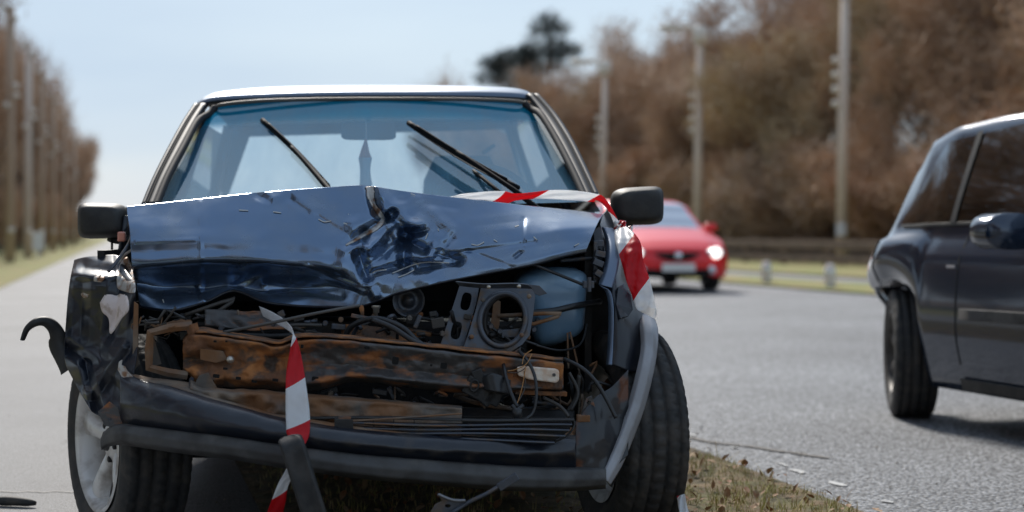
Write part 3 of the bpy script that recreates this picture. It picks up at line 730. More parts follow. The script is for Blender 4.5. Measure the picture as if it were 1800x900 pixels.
for line, wd, m in (([(650, 328), (652, 345), (657, 360), (668, 376), (674, 384)], [7, 6, 3.5, 4, 2.5], M['bare']), ([(674, 384), (668, 394), (655, 404), (640, 412), (622, 423), (608, 431)], [3, 4, 4, 3, 2.5, 1], M['bare'])):
    rows = [[L(x, y, hood_y(x, y) - .006 - .004 * (1 - abs(u))) for x, y, u in r] for r in ribbon_on('t', line, wd, m)]
    solid(link('torn_edge', gridmesh(rows), m, P), .002)
# scratches through the lacquer
for ln in ([(829, 429), (840, 431), (851, 425)], [(868, 421), (874, 425)], [(938, 416), (944, 422)], [(604, 392), (618, 396)], [(770, 402), (771, 406)], [(480, 372), (494, 374)], [(560, 385), (570, 390), (582, 388)], [(655, 480), (662, 476), (680, 474)],
           [(700, 487), (716, 481), (728, 474)], [(748, 420), (752, 410)], [(286, 526), (288, 532)], [(905, 398), (912, 396)], [(1010, 432), (1018, 428)], [(722, 340), (730, 343)], [(612, 376), (625, 384)], [(690, 480), (740, 462), (790, 462)], [(420, 369), (436, 370)]):
    rows = [[L(x, y, hood_y(x, y) - .004) for x, y, u in r] for r in ribbon_on('t', ln, [.9] * len(ln), M['bare'], seg=4)]
    link('scratch', gridmesh(rows), mat('scratch_primer', (.5, .5, .48), .6) if 'scratch_primer' not in bpy.data.materials else bpy.data.materials['scratch_primer'], P)
# hood lower rolled edge
edge = resample([V(c[-1]) for c in cols], 120)
MB().tube([L(*crease(q)) + V((0, .003, -.001)) for q in edge], .0045, 8).build('bonnet_edge', M['paint_dark'], P, smooth=True)
solid(link('bonnet_underside', gridmesh([[L(*crease(q)) + V((0, .02 + .3 * k, .01 + .02 * k)) for q in edge] for k in (0, .5, 1)]), M['bay'], P), .002)
# --- roof
rf = [[(347, 186, 1.72), (362, 180, 1.70), (385, 176, 1.69), (450, 171, 1.67), (540, 168, 1.66), (640, 167, 1.66), (740, 167, 1.66), (840, 168, 1.67), (905, 171, 1.69), (928, 174, 1.70), (941, 180, 1.72)],
      [(347, 180, 1.74), (360, 173, 1.73), (385, 167, 1.72), (450, 162, 1.71), (540, 159, 1.70), (640, 158, 1.70), (740, 158, 1.70), (840, 158, 1.71), (905, 161, 1.72), (930, 166, 1.73), (942, 174, 1.74)],
      [(352, 177, 1.95), (366, 168, 1.93), (392, 161, 1.92), (460, 154, 1.92), (545, 151, 1.92), (640, 150, 1.92), (735, 150, 1.92), (828, 151, 1.92), (893, 154, 1.92), (922, 159, 1.93), (937, 169, 1.95)]]
rows = []
for r in rf: rows.append(resample([L(*q) for q in r], 60))
z0 = rows[-1]
for yy, dz in ((2.3, .004), (2.8, -.01), (3.25, -.05)):
    rows.append([V((p.x, yy, p.z + dz)) for p in z0])
sheet_rows = [[c for c in r] for r in rows]
grid2 = []
cc = [resample([rows[j][i] for j in range(len(rows))], 26) for i in range(60)]
grid2 = [[cc[i][j] for i in range(60)] for j in range(26)]
solid(link('roof', gridmesh(grid2), M['roof'], P), .012, -1)
# drip seal above the screen
wire('screen_seal_top', [(378, 189, 1.66), (392, 184, 1.65), (450, 178, 1.64), (540, 175, 1.63), (640, 174, 1.63), (740, 174, 1.63), (840, 175, 1.64), (905, 178, 1.65), (922, 182, 1.66)], .0065, mat('brown_seal', (.10, .085, .07), .5), P)
# --- pillars
def pillar(name, pts, w0, m, dep=.05):
    """pts: (outer px, inner px, py, yl)"""
    a = resample([L(p[0], p[2], p[3]) for p in pts], 20); b = resample([L(p[1], p[2] + w0, p[3]) for p in pts], 20)
    rows = []
    for u, v in zip(a, b):
        mid = (u + v) / 2 + V((0, -.012, 0)); rows.append([u + V((0, dep, 0)), u, mid, v, v + V((0, dep, 0))])
    o = link(name, gridmesh([resample(r, 12) for r in rows]), m, P); solid(o, .004); return o
pl = [(250, 268, 362, 1.02), (272, 289, 310, 1.18), (300, 318, 255, 1.38), (324, 341, 212, 1.56), (344, 360, 182, 1.70)]
pillar('front_pillar', [(a + 9, b + 4, y, d) for a, b, y, d in pl], 0, M['pillar'])
pillar('door_frame', [(a - 2, a + 6, y, d + .03) for a, b, y, d in pl], 0, mat('door_frame_paint', (.028, .033, .042), .55, 0, spec=.3))
wire('pillar_gasket', [(a + 8, y, d + .0) for a, b, y, d in pl], .006, M['black'], P)
wire('screen_seal', [(b + 6, y + 2, d - .02) for a, b, y, d in pl[:-1]] + [(367, 200, 1.63), (378, 189, 1.66)], .012, M['seal'], P)
pr = [(1052, 1034, 345, 1.02), (1030, 1012, 297, 1.18), (1003, 984, 243, 1.38), (975, 957, 200, 1.56), (944, 930, 165, 1.70)]
pillar('front_pillar', [(a - 9, b - 4, y, d) for a, b, y, d in pr], 0, M['pillar'])
pillar('door_frame', [(a + 2, a - 6, y, d + .03) for a, b, y, d in pr], 0, bpy.data.materials['door_frame_paint'])
wire('pillar_gasket', [(a - 8, y, d + .0) for a, b, y, d in pr], .006, M['black'], P)
wire('screen_seal', [(b - 6, y + 2, d - .02) for a, b, y, d in pr[:-1]] + [(936, 192, 1.63), (922, 182, 1.66)], .012, M['seal'], P)
# --- windscreen (uv v=0 bottom, 1 top)
g = []
for j in range(14):
    t = j / 13; yl = .98 + (1.66 - .98) * t
    l = V((268, 375)).lerp(V((375, 188)), t); r = V((1030, 355)).lerp(V((926, 182)), t); row = []
    for i in range(24):
        u = i / 23; bow = .08 * (1 - (2 * u - 1) ** 2)
        px = l.x + (r.x - l.x) * u; py = l.y + (r.y - l.y) * u - (12 * (1 - (2 * u - 1) ** 2)) * t
        row.append(L(px, py, yl - bow * .6 + .03))
    g.append(row)
link('windscreen', gridmesh(g), M['screen'], P)
# --- body sides, cabin
bl_ = L(250, 362, 1.02); br_ = L(1052, 345, 1.02); tl_ = L(344, 184, 1.72); trr = L(944, 168, 1.72)
def side(sgn, base, top, xo):
    def bx(z, y):   # outer skin half width
        t = max(0, min(1, (z - .2) / .75)); return xo + sgn * (.035 * math.sin(t * math.pi) - .03 * (t > .98) - .02 * t) - sgn * .03 * max(0, (y - 2.6)) ** 2
    rows = []
    ys = [.98 + k * (3.55 - .98) / 90 for k in range(91)]
    for k in range(14):
        t = k / 13; row = []
        for y in ys:
            lo = .22; r = .33
            if abs(y - 3.05) < r: lo = max(lo, .29 + math.sqrt(r * r - (y - 3.05) ** 2))
            z = lo + (.93 - lo) * t; row.append(V((bx(z, y), y, z)))
        rows.append(row)
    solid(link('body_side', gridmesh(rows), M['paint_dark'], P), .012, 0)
    # door shut lines and trim
    for y in (1.02, 2.12): MB().box((bx(.58, y) + sgn * .006, y, .58), (.006, .008, .68)).build('shut_line', M['black'], P)
    MB().box((bx(.55, 1.6) + sgn * .008, 1.6, .5), (.02, 1.05, .05)).build('rubbing_strip', M['plastic'], P, bev=.005)
    # side glass
    def gp(y, t): return V((bx(.93, y), y, .93)).lerp(V((top.x - sgn * .0, min(max(y, 1.72), 3.05), top.z - .02)), t)
    for y0, y1, u0, u1 in ((1.15, 2.05, 1.80, 2.05), (2.14, 3.1, 2.14, 2.85)):
        q = []
        for j in range(5):
            t = .04 + .9 * j / 4; a = y0 + (u0 - y0) * t; b = y1 + (u1 - y1) * t
            q.append([V((bx(.93, 2) + (top.x - bx(.93, 2)) * t, a + (b - a) * i / 6, .93 + (top.z - .95) * t)) for i in range(7)])
        link('side_window', gridmesh(q), M['dark_glass'], P)
    for y0, u0, wd in ((2.09, 2.09, .07), (3.22, 2.95, .24)):
        q = []
        for j in range(5):
            t = j / 4; q.append([V((bx(.93, 2) + (top.x - bx(.93, 2)) * t, y0 + (u0 - y0) * t + d, .93 + (top.z - .93) * t)) for d in (-wd / 2, wd / 2)])
        solid(link('rear_pillar' if wd > .1 else 'middle_pillar', gridmesh(q), M['inner' if wd < .1 else 'paint_dark'], P), .03)
side(-1, bl_, tl_, bl_.x - .06); side(1, br_, trr, br_.x + .05)
xm = (bl_.x + br_.x) / 2
# tailgate with rear window opening
A = lambda px, py, y: L(px, py, y)
rw = [L(438, 236, 2.98), L(890, 223, 2.98), L(930, 345, 3.35), L(396, 352, 3.35)]
ro = [V((tl_.x - .01, 2.95, tl_.z)), V((trr.x + .01, 2.95, trr.z)), V((br_.x + .02, 3.45, .90)), V((bl_.x - .02, 3.45, .88))]
mb = MB(); mb.add(rw + ro, [(0, 1, 5, 4), (1, 2, 6, 5), (2, 3, 7, 6), (3, 0, 4, 7)]); solid(mb.build('tailgate_frame', M['inner'], P), .03)
mb = MB(); mb.add(rw, [(0, 1, 2, 3)]); mb.build('rear_window', glass('rear_screen_glass', (.93, .96, .96), (.9, .95, 1), .02)[0], P)
MB().box((xm, 3.5, .56), (1.5, .08, .68)).build('tailgate', M['paint_dark'], P, bev=.02)
MB().box((xm, 3.6, .42), (1.58, .12, .2)).build('rear_bumper', M['plastic'], P, bev=.03)
MB().box((xm, 2.3, .24), (1.45, 2.6, .04)).build('floor_pan', M['bay'], P)
MB().box((xm, 1.05, .62), (1.42, .03, .62)).build('bulkhead', M['bay'], P)
mb = MB(); mb.box((xm, 1.28, .80), (1.38, .42, .14)); mb.build('dashboard', M['inner'], P, bev=.03)
mb = MB(); mb.box((xm, 3.15, .86), (1.3, .45, .02)); mb.build('parcel_shelf', M['inner'], P)
# seats: photo-right one shows
def seat(px, py, w_, label=None):
    c = L(px, py, 2.05); r = []
    for k in range(9):
        z = k / 8; hw = w_ * (.5 + .02 * math.sin(z * 3)) * (1 if z < .8 else math.sqrt(max(.1, 1 - ((z - .8) / .2) ** 2 * .5)))
        r.append([V((c.x + hw * math.copysign(abs(math.cos(a)) ** .5, math.cos(a)), 2.05 + .07 * math.copysign(abs(math.sin(a)) ** .6, math.sin(a)) + .15 * z, .45 + (c.z - .45) * z)) for a in [2 * math.pi * i / 24 for i in range(24)]])
    me = gridmesh(r, cu=True); o = link('seat', me, M['seat'], P)
    MB().add([], [])
    mb = MB(); mb.v = [tuple(v) for v in r[-1]]; mb.f = [tuple(range(24))]; mb.build('seat_top', M['seat'], P)
seat(816, 272, .30)
seat(500, 350, .30)
wire('headrest_post', [(850, 268, 2.25), (868, 256, 2.3)], .008, M['inner'], P)
sw = MB(); c = L(850, 380, 1.5)
sw.tube([c + V((.18 * math.cos(a), .05 * math.sin(a), .17 * math.sin(a))) for a in [2 * math.pi * k / 32 for k in range(33)]], .012, 8); sw.build('steering_wheel', M['plastic'], P, smooth=True)
# rear view mirror
def rbox(name, pxc, pyc, w_, h, yl, d, m, parent, p=5, taper=.0, conv=L, front=.75, n=40, skew=0):
    """rounded housing; outline superellipse, front face domed"""
    s = 1.0
    rows = []
    c = conv(pxc, pyc, yl) if conv else V((pxc, yl, pyc))
    sec = [(-.5, .0), (-.5, front * .8), (-.47, front), (-.38, front + .1), (-.1, .98), (.3, 1.0), (.5, .97), (.5, 0)]
    for (dy, k) in sec:
        r = []
        for i in range(n):
            a = 2 * math.pi * i / n; ca, sa = math.cos(a), math.sin(a)
            x = math.copysign(abs(ca) ** (2 / p), ca) * w_ / 2 * k; z = math.copysign(abs(sa) ** (2 / p), sa) * h / 2 * k * (1 + taper * (ca))
            r.append(c + V((x, dy * d, z + skew * x)))
        rows.append(r)
    return link(name, gridmesh(rows, cu=True), m, parent)
rbox('rear_view_mirror', 648, 230, .178, .062, 1.55, .03, mat('mirror_back', (.05, .075, .09), .5), P, p=6, front=.95)
wire('mirror_stalk', [(648, 212, 1.56), (648, 200, 1.57)], .008, M['inner'], P)
# --- door mirrors
def door_mirror(cx, cy, ww, hh, sgn, sk):
    r = rbox('door_mirror', cx, cy, ww, hh, 1.02, .12, M['plastic'], P, p=4.5, taper=.10 * sgn, front=.72, skew=sk)
    c = L(cx, cy, 1.02)
    mb = MB(); mb.tube(resample([c + V((-sgn * ww * .1, .02, -hh * .5)), c + V((-sgn * ww * .3, .02, -hh * .56)), c + V((-sgn * ww * .62, .04, -hh * .50))], 8), [.014, .016, .017, .018, .018, .02, .022, .024], 10, flat=.6); mb.build('mirror_arm', M['plastic'], r, smooth=True)
    mb = MB(); g_ = [c + V((.44 * ww * math.copysign(abs(math.cos(a)) ** .45, math.cos(a)), .0615, .42 * hh * math.copysign(abs(math.sin(a)) ** .45, math.sin(a)))) for a in [2 * math.pi * k / 32 for k in range(32)]]
    mb.add(g_, [tuple(range(32))]); mb.build('mirror_glass', M['chrome'], r)
    return r
sc1 = FP / (3.95 + 1.02)
door_mirror(180, 388, 84 / sc1, 62 / sc1, -1, .0); door_mirror(1121, 362, 93 / sc1, 68 / sc1, 1, .04)
# --- wipers
M['wiper'] = mat('wiper_black', (.004, .004, .005), .7, spec=.15)
def wiper(name, blade_pts, arm_pts, pad):
    b = wire(name, blade_pts, .009, M['wiper'], P, 6)
    off = V((.0, -.014, .006))
    p = resample([L(*q) for q in blade_pts], 25)
    mb = MB(); mb.tube([q + off for q in p[3:22]], .0048, 6); mb.build('blade_carrier', M['wiper'], b, smooth=True)
    mb = MB()
    for k in range(4, 22, 1): mb.tube([p[k], p[k] + off], .003, 4)
    mb.build('carrier_claws', M['wiper'], b)
    a = [L(*q) for q in arm_pts]; MB().tube(resample(a, 14), [.006 + .004 * k / 13 for k in range(14)], 6).build('wiper_arm', M['wiper'], b, smooth=True)
wiper('wiper', [(461, 211, 1.545), (520, 266, 1.33), (577, 328, 1.11)], [(512, 258, 1.33), (548, 298, 1.19), (584, 340, 1.02)], 0)
wiper('wiper', [(718, 216, 1.40), (800, 268, 1.20), (911, 331, .98)], [(803, 266, 1.16), (880, 318, 1.0), (918, 345, .94), (975, 392, .90)], 0)
wire('wiper_blade_rubber', [(719, 221, 1.43), (800, 275, 1.25), (906, 334, 1.02)], .006, M['wiper'], P, 6, flat=.3)
wire('wiper_arm', [(832, 300, 1.20), (852, 316, 1.10), (895, 352, .95)], .006, M['wiper'], P, 6)

# --- scuttle behind the bonnet on the right, with ledge
sheet('scuttle_panel', [[(560, 352, .98), (560, 372, .86)], [(800, 356, .98), (800, 380, .86)], [(1045, 372, .98), (1050, 400, .86)]], 30, 4, M['bay'], P)

# --- photo-left crumpled wing
random.seed(2)
def wingfn(amp, sx=26, sy=30, seed=0):
    def f(q):
        x, y, d = q
        v, pts_ = noise.voronoi(V((x / sx, y / sy, seed)))
        d += amp * (v[0] - .4) + amp * .12 * noise.noise(V((x / 22, y / 26, seed)))
        return V((x, y, d))
    return f
WTOP = .13
lw = [[(131, 457, .62), (124, 490, .60), (119, 530, .60), (116, 570, .60), (113, 612, .58), (116, 640, .56), (128, 665, .52), (144, 695, .46), (160, 722, .38)],
      [(150, 452, .56), (148, 490, .54), (146, 530, .54), (145, 570, .55), (146, 610, .55), (148, 640, .49), (156, 672, .46), (166, 700, .42), (172, 730, .36)],
      [(180, 449, .52), (180, 490, .50), (178, 530, .49), (178, 570, .50), (178, 610, .50), (176, 645, .45), (182, 676, .42), (190, 705, .37), (188, 738, .33)],
      [(208, 450, .48), (210, 490, .46), (210, 530, .44), (211, 570, .44), (213, 610, .42), (206, 648, .38), (208, 680, .36), (212, 708, .33), (204, 746, .30)],
      [(226, 470, .46), (235, 500, .42), (240, 540, .40), (241, 580, .38), (241, 620, .35), (236, 655, .33), (234, 690, .31), (226, 715, .29), (218, 748, .28)]]
lw = [[(q[0], q[1], q[2] + WTOP) if i == 0 else q for i, q in enumerate(c)] for c in lw]
WCR = [(200, 590, 214, 480, .05, 22), (150, 470, 190, 478, .03, 16), (215, 610, 160, 690, -.04, 16), (118, 610, 160, 640, .035, 16), (150, 640, 172, 720, .03, 12), (130, 482, 205, 486, -.02, 10), (235, 520, 190, 620, -.03, 14), (145, 500, 142, 590, .02, 16)]
def lwf(q):
    q = wingfn(.034, 50, 62, 3.7)(q); x, y, d = q
    for x1, y1, x2, y2, a, w_ in WCR:
        dx, dy = x2 - x1, y2 - y1; t = max(0, min(1, ((x - x1) * dx + (y - y1) * dy) / (dx * dx + dy * dy))); r = math.hypot(x - x1 - t * dx, y - y1 - t * dy)
        if r < w_: d += a * (1 - r / w_)
    return V((x, y, d))
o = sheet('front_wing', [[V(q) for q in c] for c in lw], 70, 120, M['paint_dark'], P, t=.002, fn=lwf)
o['label'] = 'crumpled front wing torn away from the headlamp opening'
def wing_y(px, py):
    def colv(c):
        for a, b in zip(c, c[1:]):
            if a[1] <= py <= b[1]:
                t = (py - a[1]) / (b[1] - a[1]); return a[0] + (b[0] - a[0]) * t, a[2] + (b[2] - a[2]) * t
        return c[0][0], c[0][2]
    v = [colv(c) for c in lw]
    for (x0, d0), (x1, d1) in zip(v, v[1:]):
        if x0 <= px <= x1: return lwf(V((px, py, d0 + (d1 - d0) * (px - x0) / (x1 - x0))))[2]
    return lwf(V((px, py, v[-1][1])))[2]
def blob_patch(name, outline, off, m, t=.002, fn=wing_y, n=7):
    cx = sum(p[0] for p in outline) / len(outline); cy = sum(p[1] for p in outline) / len(outline)
    ring = []
    out = resample([V((x, y, 0)) for x, y in outline + [outline[0]]], len(outline) * 5 + 1)[:-1]
    rows = []
    for k in range(n):
        t_ = k / (n - 1); rows.append([L(cx + (p.x - cx) * t_, cy + (p.y - cy) * t_, fn(cx + (p.x - cx) * t_, cy + (p.y - cy) * t_) - off - .004 * (1 - t_)) for p in out])
    solid(link(name, gridmesh(rows, cu=True), m, P), t)
blob_patch('paint_chip', [(176, 532), (188, 516), (205, 520), (214, 512), (224, 520), (226, 545), (214, 560), (200, 582), (193, 585), (191, 560), (180, 548)], .006, M['chip'])
blob_patch('torn_metal', [(206, 482), (212, 462), (224, 452), (232, 470), (238, 500), (236, 515), (218, 512), (206, 505)], .012, M['bare'])
for ln in ([(166, 500), (172, 484), (186, 474), (203, 462), (222, 446), (236, 436)], [(142, 512), (150, 520), (158, 510), (172, 508)], [(150, 478), (160, 470), (174, 474), (180, 488), (170, 498)]):
    rows = [[L(x, y, wing_y(min(x, 224), max(y, 458)) - .008) for x, y, u in r] for r in ribbon_on('t', ln, [2.0, 4, 4.2, 4, 2.5, 1.5][:len(ln)], M['bare'])]
    solid(link('torn_edge', gridmesh(rows), M['bare'], P), .002)
wire('bent_stay', [(232, 400, .6), (228, 425, .55), (205, 460, .5), (190, 478, .49)], .005, M['frame'], P)
# turn signal glint behind the mirror
mb = MB(); mb.box(L(214, 416, .95), (.022, .03, .03)); mb.build('mirror_fixing', M['tail'], P, bev=.004)
# curled arch trim sticking out to the left
tp = [(134, 640, .60), (116, 608, .63), (112, 588, .63), (100, 569, .62), (82, 559, .61), (62, 561, .60), (45, 575, .60), (37, 597, .60)]
tpts = resample([L(*q) for q in tp], 40); rows = []
for i, p in enumerate(tpts):
    t = (tpts[min(i + 1, 39)] - tpts[max(i - 1, 0)]).normalized(); n = V((t.z, 0, -t.x)); wd = .062 * (1 - (i / 39) ** .8 * .84)
    if n.z < 0: n = -n
    sec = []
    for k in range(10):
        a = 2 * math.pi * k / 10; sec.append(p + n * wd * .55 * math.cos(a) + V((0, 1, 0)) * .018 * math.sin(a) - n * wd * .4)
    rows.append(sec)
link('curled_arch_trim', gridmesh(rows, cu=True), M['plastic'], P)
# inner structure by the left wing
plate('wing_flange', [(236, 530), (243, 535), (243, 640), (238, 650), (233, 645), (234, 590)], [], .37, .01, M['rust_grey'], P)
mb = MB(); mb.box(L(120, 560, 1.0) + V((.16, -.05, 0)), (.02, .62, .42)); mb.build('inner_wing', M['bay'], P)
mb = MB(); mb.box(L(1120, 560, 1.0) + V((-.20, -.12, .02)), (.02, .5, .42)); mb.build('inner_wing', M['bay'], P)
plate('corner_bracket', [(172, 724), (192, 706), (208, 716), (216, 746), (200, 752), (184, 748)], [oval(194, 737, 4, 3, 10)], .285, .006, M['rust'], P)

# --- valance and bumper lip
def along(xs, *ys): return [[(x,) + t for t in zip(*[iter(y)] * 2)] for x, y in zip(xs, ys)]
def sect(x, *yd): return [V((x, yd[i], yd[i + 1])) for i in range(0, len(yd), 2)]
val = [sect(212, 638, .36, 660, .31, 690, .28, 720, .27, 748, .30), sect(235, 662, .30, 678, .26, 700, .23, 722, .22, 752, .25), sect(262, 672, .25, 686, .21, 706, .185, 728, .18, 756, .21), sect(300, 680, .20, 692, .165, 712, .14, 734, .135, 762, .17), sect(355, 697, .155, 708, .12, 726, .10, 745, .095, 768, .13),
       sect(430, 718, .12, 727, .09, 742, .07, 757, .065, 778, .10), sect(500, 735, .11, 742, .08, 754, .06, 768, .055, 789, .09), sect(600, 752, .10, 757, .07, 768, .05, 780, .045, 802, .08), sect(720, 762, .11, 768, .08, 779, .06, 792, .055, 813, .09), sect(850, 768, .13, 775, .10, 786, .085, 799, .08, 820, .11),
       sect(940, 768, .17, 776, .14, 788, .125, 801, .12, 824, .15), sect(1012, 765, .22, 774, .19, 787, .18, 801, .18, 826, .2)]
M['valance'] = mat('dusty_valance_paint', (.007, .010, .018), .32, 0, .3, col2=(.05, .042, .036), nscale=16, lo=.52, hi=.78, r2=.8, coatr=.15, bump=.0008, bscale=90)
def valn(q): return V((q.x, q.y + .8 * noise.noise(V((q.x / 40, q.y / 30, 2))), q.z + .004 * noise.noise(V((q.x / 35, q.y / 18, 7)))))
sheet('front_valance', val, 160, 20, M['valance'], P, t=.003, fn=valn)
# torn bright tab at the left top of the valance
plate('valance_tab', [(207, 650), (209, 636), (215, 632), (214, 642), (220, 644), (224, 652), (236, 664), (246, 672), (232, 672), (214, 662)], [], .30, .004, M['bare'], P)
sheet('valance_shelf', [sect(225, 655, .33, 662, .31), sect(262, 664, .32, 674, .25), sect(300, 668, .30, 683, .20), sect(355, 678, .28, 699, .155), sect(430, 700, .26, 720, .12), sect(500, 715, .25, 737, .11), sect(650, 735, .25, 757, .10), sect(850, 750, .25, 769, .13), sect(1012, 752, .30, 766, .22)], 100, 8, M['rust_grey'], P, t=.003, fn=valn)
lip = [sect(178, 771, .33, 774, .315, 780, .305, 786, .305, 790, .33), sect(190, 754, .31, 758, .285, 768, .275, 779, .275, 785, .31), sect(212, 746, .28, 750, .24, 762, .225, 774, .23, 781, .27), sect(250, 749, .235, 753, .195, 766, .18, 779, .185, 786, .23), sect(310, 754, .185, 759, .14, 773, .125, 788, .13, 795, .18), sect(400, 764, .13, 770, .085, 785, .07, 799, .075, 806, .13),
       sect(520, 782, .10, 788, .055, 803, .04, 818, .045, 825, .10), sect(650, 797, .10, 803, .055, 820, .04, 835, .045, 842, .10), sect(780, 807, .115, 813, .07, 830, .055, 847, .06, 853, .11), sect(900, 816, .15, 822, .105, 840, .09, 855, .095, 862, .14), sect(1000, 821, .2, 827, .16, 843, .145, 856, .15, 862, .19), sect(1065, 822, .25, 827, .215, 842, .20, 852, .21, 858, .25)]
sheet('bumper_lip', lip, 160, 24, M['rubber_grey'], P, t=.004, linv=True, fn=lambda q: V((q.x, q.y + .5 * noise.noise(V((q.x / 30, 0, 1))), q.z)))
# --- photo-right corner panel and arch
sheet('corner_panel', [sect(1012, 742, .235, 770, .215, 800, .205, 826, .21), sect(1045, 700, .27, 745, .24, 790, .225, 824, .225), sect(1075, 680, .31, 730, .285, 780, .265, 824, .25), sect(1104, 650, .36, 710, .33, 765, .30, 800, .28)], 40, 30, mat('rust_bitten_black', (.012, .013, .016), .4, .1, .3, col2=(.12, .045, .02), nscale=10, lo=.56, hi=.66, r2=.9, bump=.002), P, t=.003, fn=wingfn(.012, 30, 40, 3))
arch = [[(1120, 548, .62), (1128, 546, .60), (1140, 552, .60), (1150, 560, .63)], [(1124, 570, .52), (1132, 572, .49), (1146, 576, .49), (1156, 582, .53)], [(1127, 610, .45), (1134, 612, .42), (1146, 616, .42), (1154, 620, .47)],
        [(1120, 650, .40), (1127, 654, .37), (1138, 660, .37), (1146, 664, .42)], [(1107, 700, .35), (1114, 705, .32), (1124, 713, .32), (1132, 718, .38)], [(1090, 750, .31), (1097, 756, .28), (1105, 763, .285), (1113, 769, .34)], [(1072, 795, .275), (1078, 801, .25), (1086, 810, .25), (1093, 817, .30)], [(1058, 824, .25), (1062, 834, .22), (1066, 846, .22), (1072, 852, .26)]]
sheet('arch_trim', [[V(q) for q in c] for c in arch], 60, 16, M['trim_light'], P, t=.004, linv=True)
rows = [[L(1122, 548, .62), L(1150, 560, .63)]]
for k in range(1, 12):
    a = math.pi * k / 11; y = .72 - .10 * math.cos(a) - .0 + .22 * (k / 11); c0 = L(1122, 548, .62); c1 = L(1150, 560, .63)
    dz = .03 * math.sin(a * .9) - .25 * (k / 11) ** 2; rows.append([V((c0.x, y, c0.z + dz)), V((c1.x, y, c1.z + dz))])
solid(link('arch_trim_rear', gridmesh(rows), M['trim_light'], P), .004)
# right wing outer skin
rwg = [[(1052, 384, .84), (1055, 400, .76), (1060, 430, .66), (1066, 470, .56), (1070, 510, .50), (1074, 550, .46), (1073, 600, .43), (1070, 640, .41)],
       [(1060, 376, .90), (1072, 400, .80), (1082, 440, .68), (1084, 480, .56), (1083, 515, .49), (1088, 550, .45), (1089, 600, .42), (1086, 645, .40)],
       [(1065, 370, .98), (1080, 398, .88), (1096, 440, .76), (1104, 480, .66), (1108, 515, .57), (1112, 555, .50), (1112, 600, .45), (1104, 652, .41)],
       [(1067, 362, 1.02), (1084, 396, .98), (1104, 440, .90), (1118, 480, .80), (1130, 515, .70), (1138, 550, .60), (1134, 590, .52), (1122, 655, .44)]]
sheet('front_wing', [[V(q) for q in c] for c in rwg], 30, 60, M['paint_dark'], P, t=.003, fn=wingfn(.006, 40, 60, 9))
# bright bent front return flange of that wing
fg = [[(1054, 500, .50), (1056, 503, .485), (1062, 506, .475)], [(1066, 515, .485), (1069, 514, .47), (1074, 514, .465)], [(1070, 545, .47), (1074, 545, .45), (1079, 545, .445)], [(1069, 600, .445), (1073, 600, .43), (1078, 600, .425)], [(1066, 642, .42), (1070, 642, .405), (1076, 642, .405)]]
sheet('wing_flange', [[V(q) for q in c] for c in fg], 40, 6, M['roof'], P, t=.003)
sheet('wing_flange', [[V((1058, 400, .74)), V((1064, 400, .73)), V((1078, 402, .74))], [V((1066, 430, .65)), V((1074, 430, .63)), V((1090, 432, .64))], [V((1062, 470, .56)), V((1070, 470, .54)), V((1086, 472, .55))], [V((1052, 500, .50)), V((1060, 502, .48)), V((1076, 506, .485))]], 40, 8, M['roof'], P, t=.003)
# side indicator recess
blob = [(1086, 505), (1097, 498), (1108, 520), (1112, 545), (1104, 556), (1090, 560), (1082, 535)]
plate('indicator_recess', blob, [], lambda x, y: .555 - (y - 500) * .0012 - (x < 1095) * .03 - .03, .006, M['paint_dark'], P)
# --- engine bay: brackets along the right inner wing
for k, y0 in enumerate((428, 446, 462, 482)):
    mb = MB(); mb.box(L(1050 + (k % 2) * 3, y0, .62 - .02 * k), (.03, .06, .018), Matrix.Rotation(.2 * k, 3, 'Y')); mb.box(L(1046, y0 + 6, .60), (.012, .03, .03)); mb.build('hinge_bracket', M['frame'], P, bev=.002)
plate('inner_rail', [(1042, 405), (1054, 398), (1062, 430), (1060, 470), (1052, 500), (1044, 498), (1050, 460), (1046, 430)], [oval(1053, 442, 2.5, 5), oval(1053, 466, 2.5, 4)], .66, .01, M['frame'], P)
wire('bonnet_stay', [(933, 463, .52), (980, 482, .50), (1027, 501, .48)], .0045, M['cable'], P)
mb = MB(); mb.box(L(1034, 500, .475), (.03, .03, .02)); mb.lathe([(-.02, .006), (.02, .006)], L(1036, 500, .46), 'z', 8); mb.build('stay_clamp', M['frame'], P, bev=.002)
wire('hinge_rod', [(985, 458, .62), (1010, 456, .62), (1050, 452, .62)], .006, M['frame'], P)
# washer tank
tk = []
for (y, x0, x1, d) in ((470, 955, 1015, .62), (478, 925, 1028, .58), (490, 912, 1036, .55), (510, 908, 1036, .54), (530, 930, 1034, .54), (560, 938, 1032, .54), (585, 940, 1026, .55), (602, 945, 995, .57), (608, 950, 975, .62)):
    a = L(x0, y, d); b = L(x1, y, d); r = []
    for i in range(28):
        t = 2 * math.pi * i / 28; c_, s_ = math.cos(t), math.sin(t)
        r.append(V(((a.x + b.x) / 2 + (b.x - a.x) / 2 * math.copysign(abs(c_) ** .5, c_), d + .09 + .09 * math.copysign(abs(s_) ** .5, s_), a.z)))
    tk.append(r)
cc = [resample([tk[j][i] for j in range(len(tk))], 30) for i in range(28)]
link('washer_tank', gridmesh([[cc[i][j] + V((0, .006 * noise.noise(cc[i][j] * 22), .004 * noise.noise(cc[i][j] * 16))) for i in range(28)] for j in range(30)], cu=True), M['tank'], P)
wire('top_hose', [(935, 550, .5), (975, 546, .5), (1010, 538, .52), (1055, 530, .6)], .009, M['cable'], P)
# panel beside tank
mb = MB(); mb.box(L(1040, 560, .80), (.16, .02, .3)); mb.build('strut_tower', M['bay'], P)
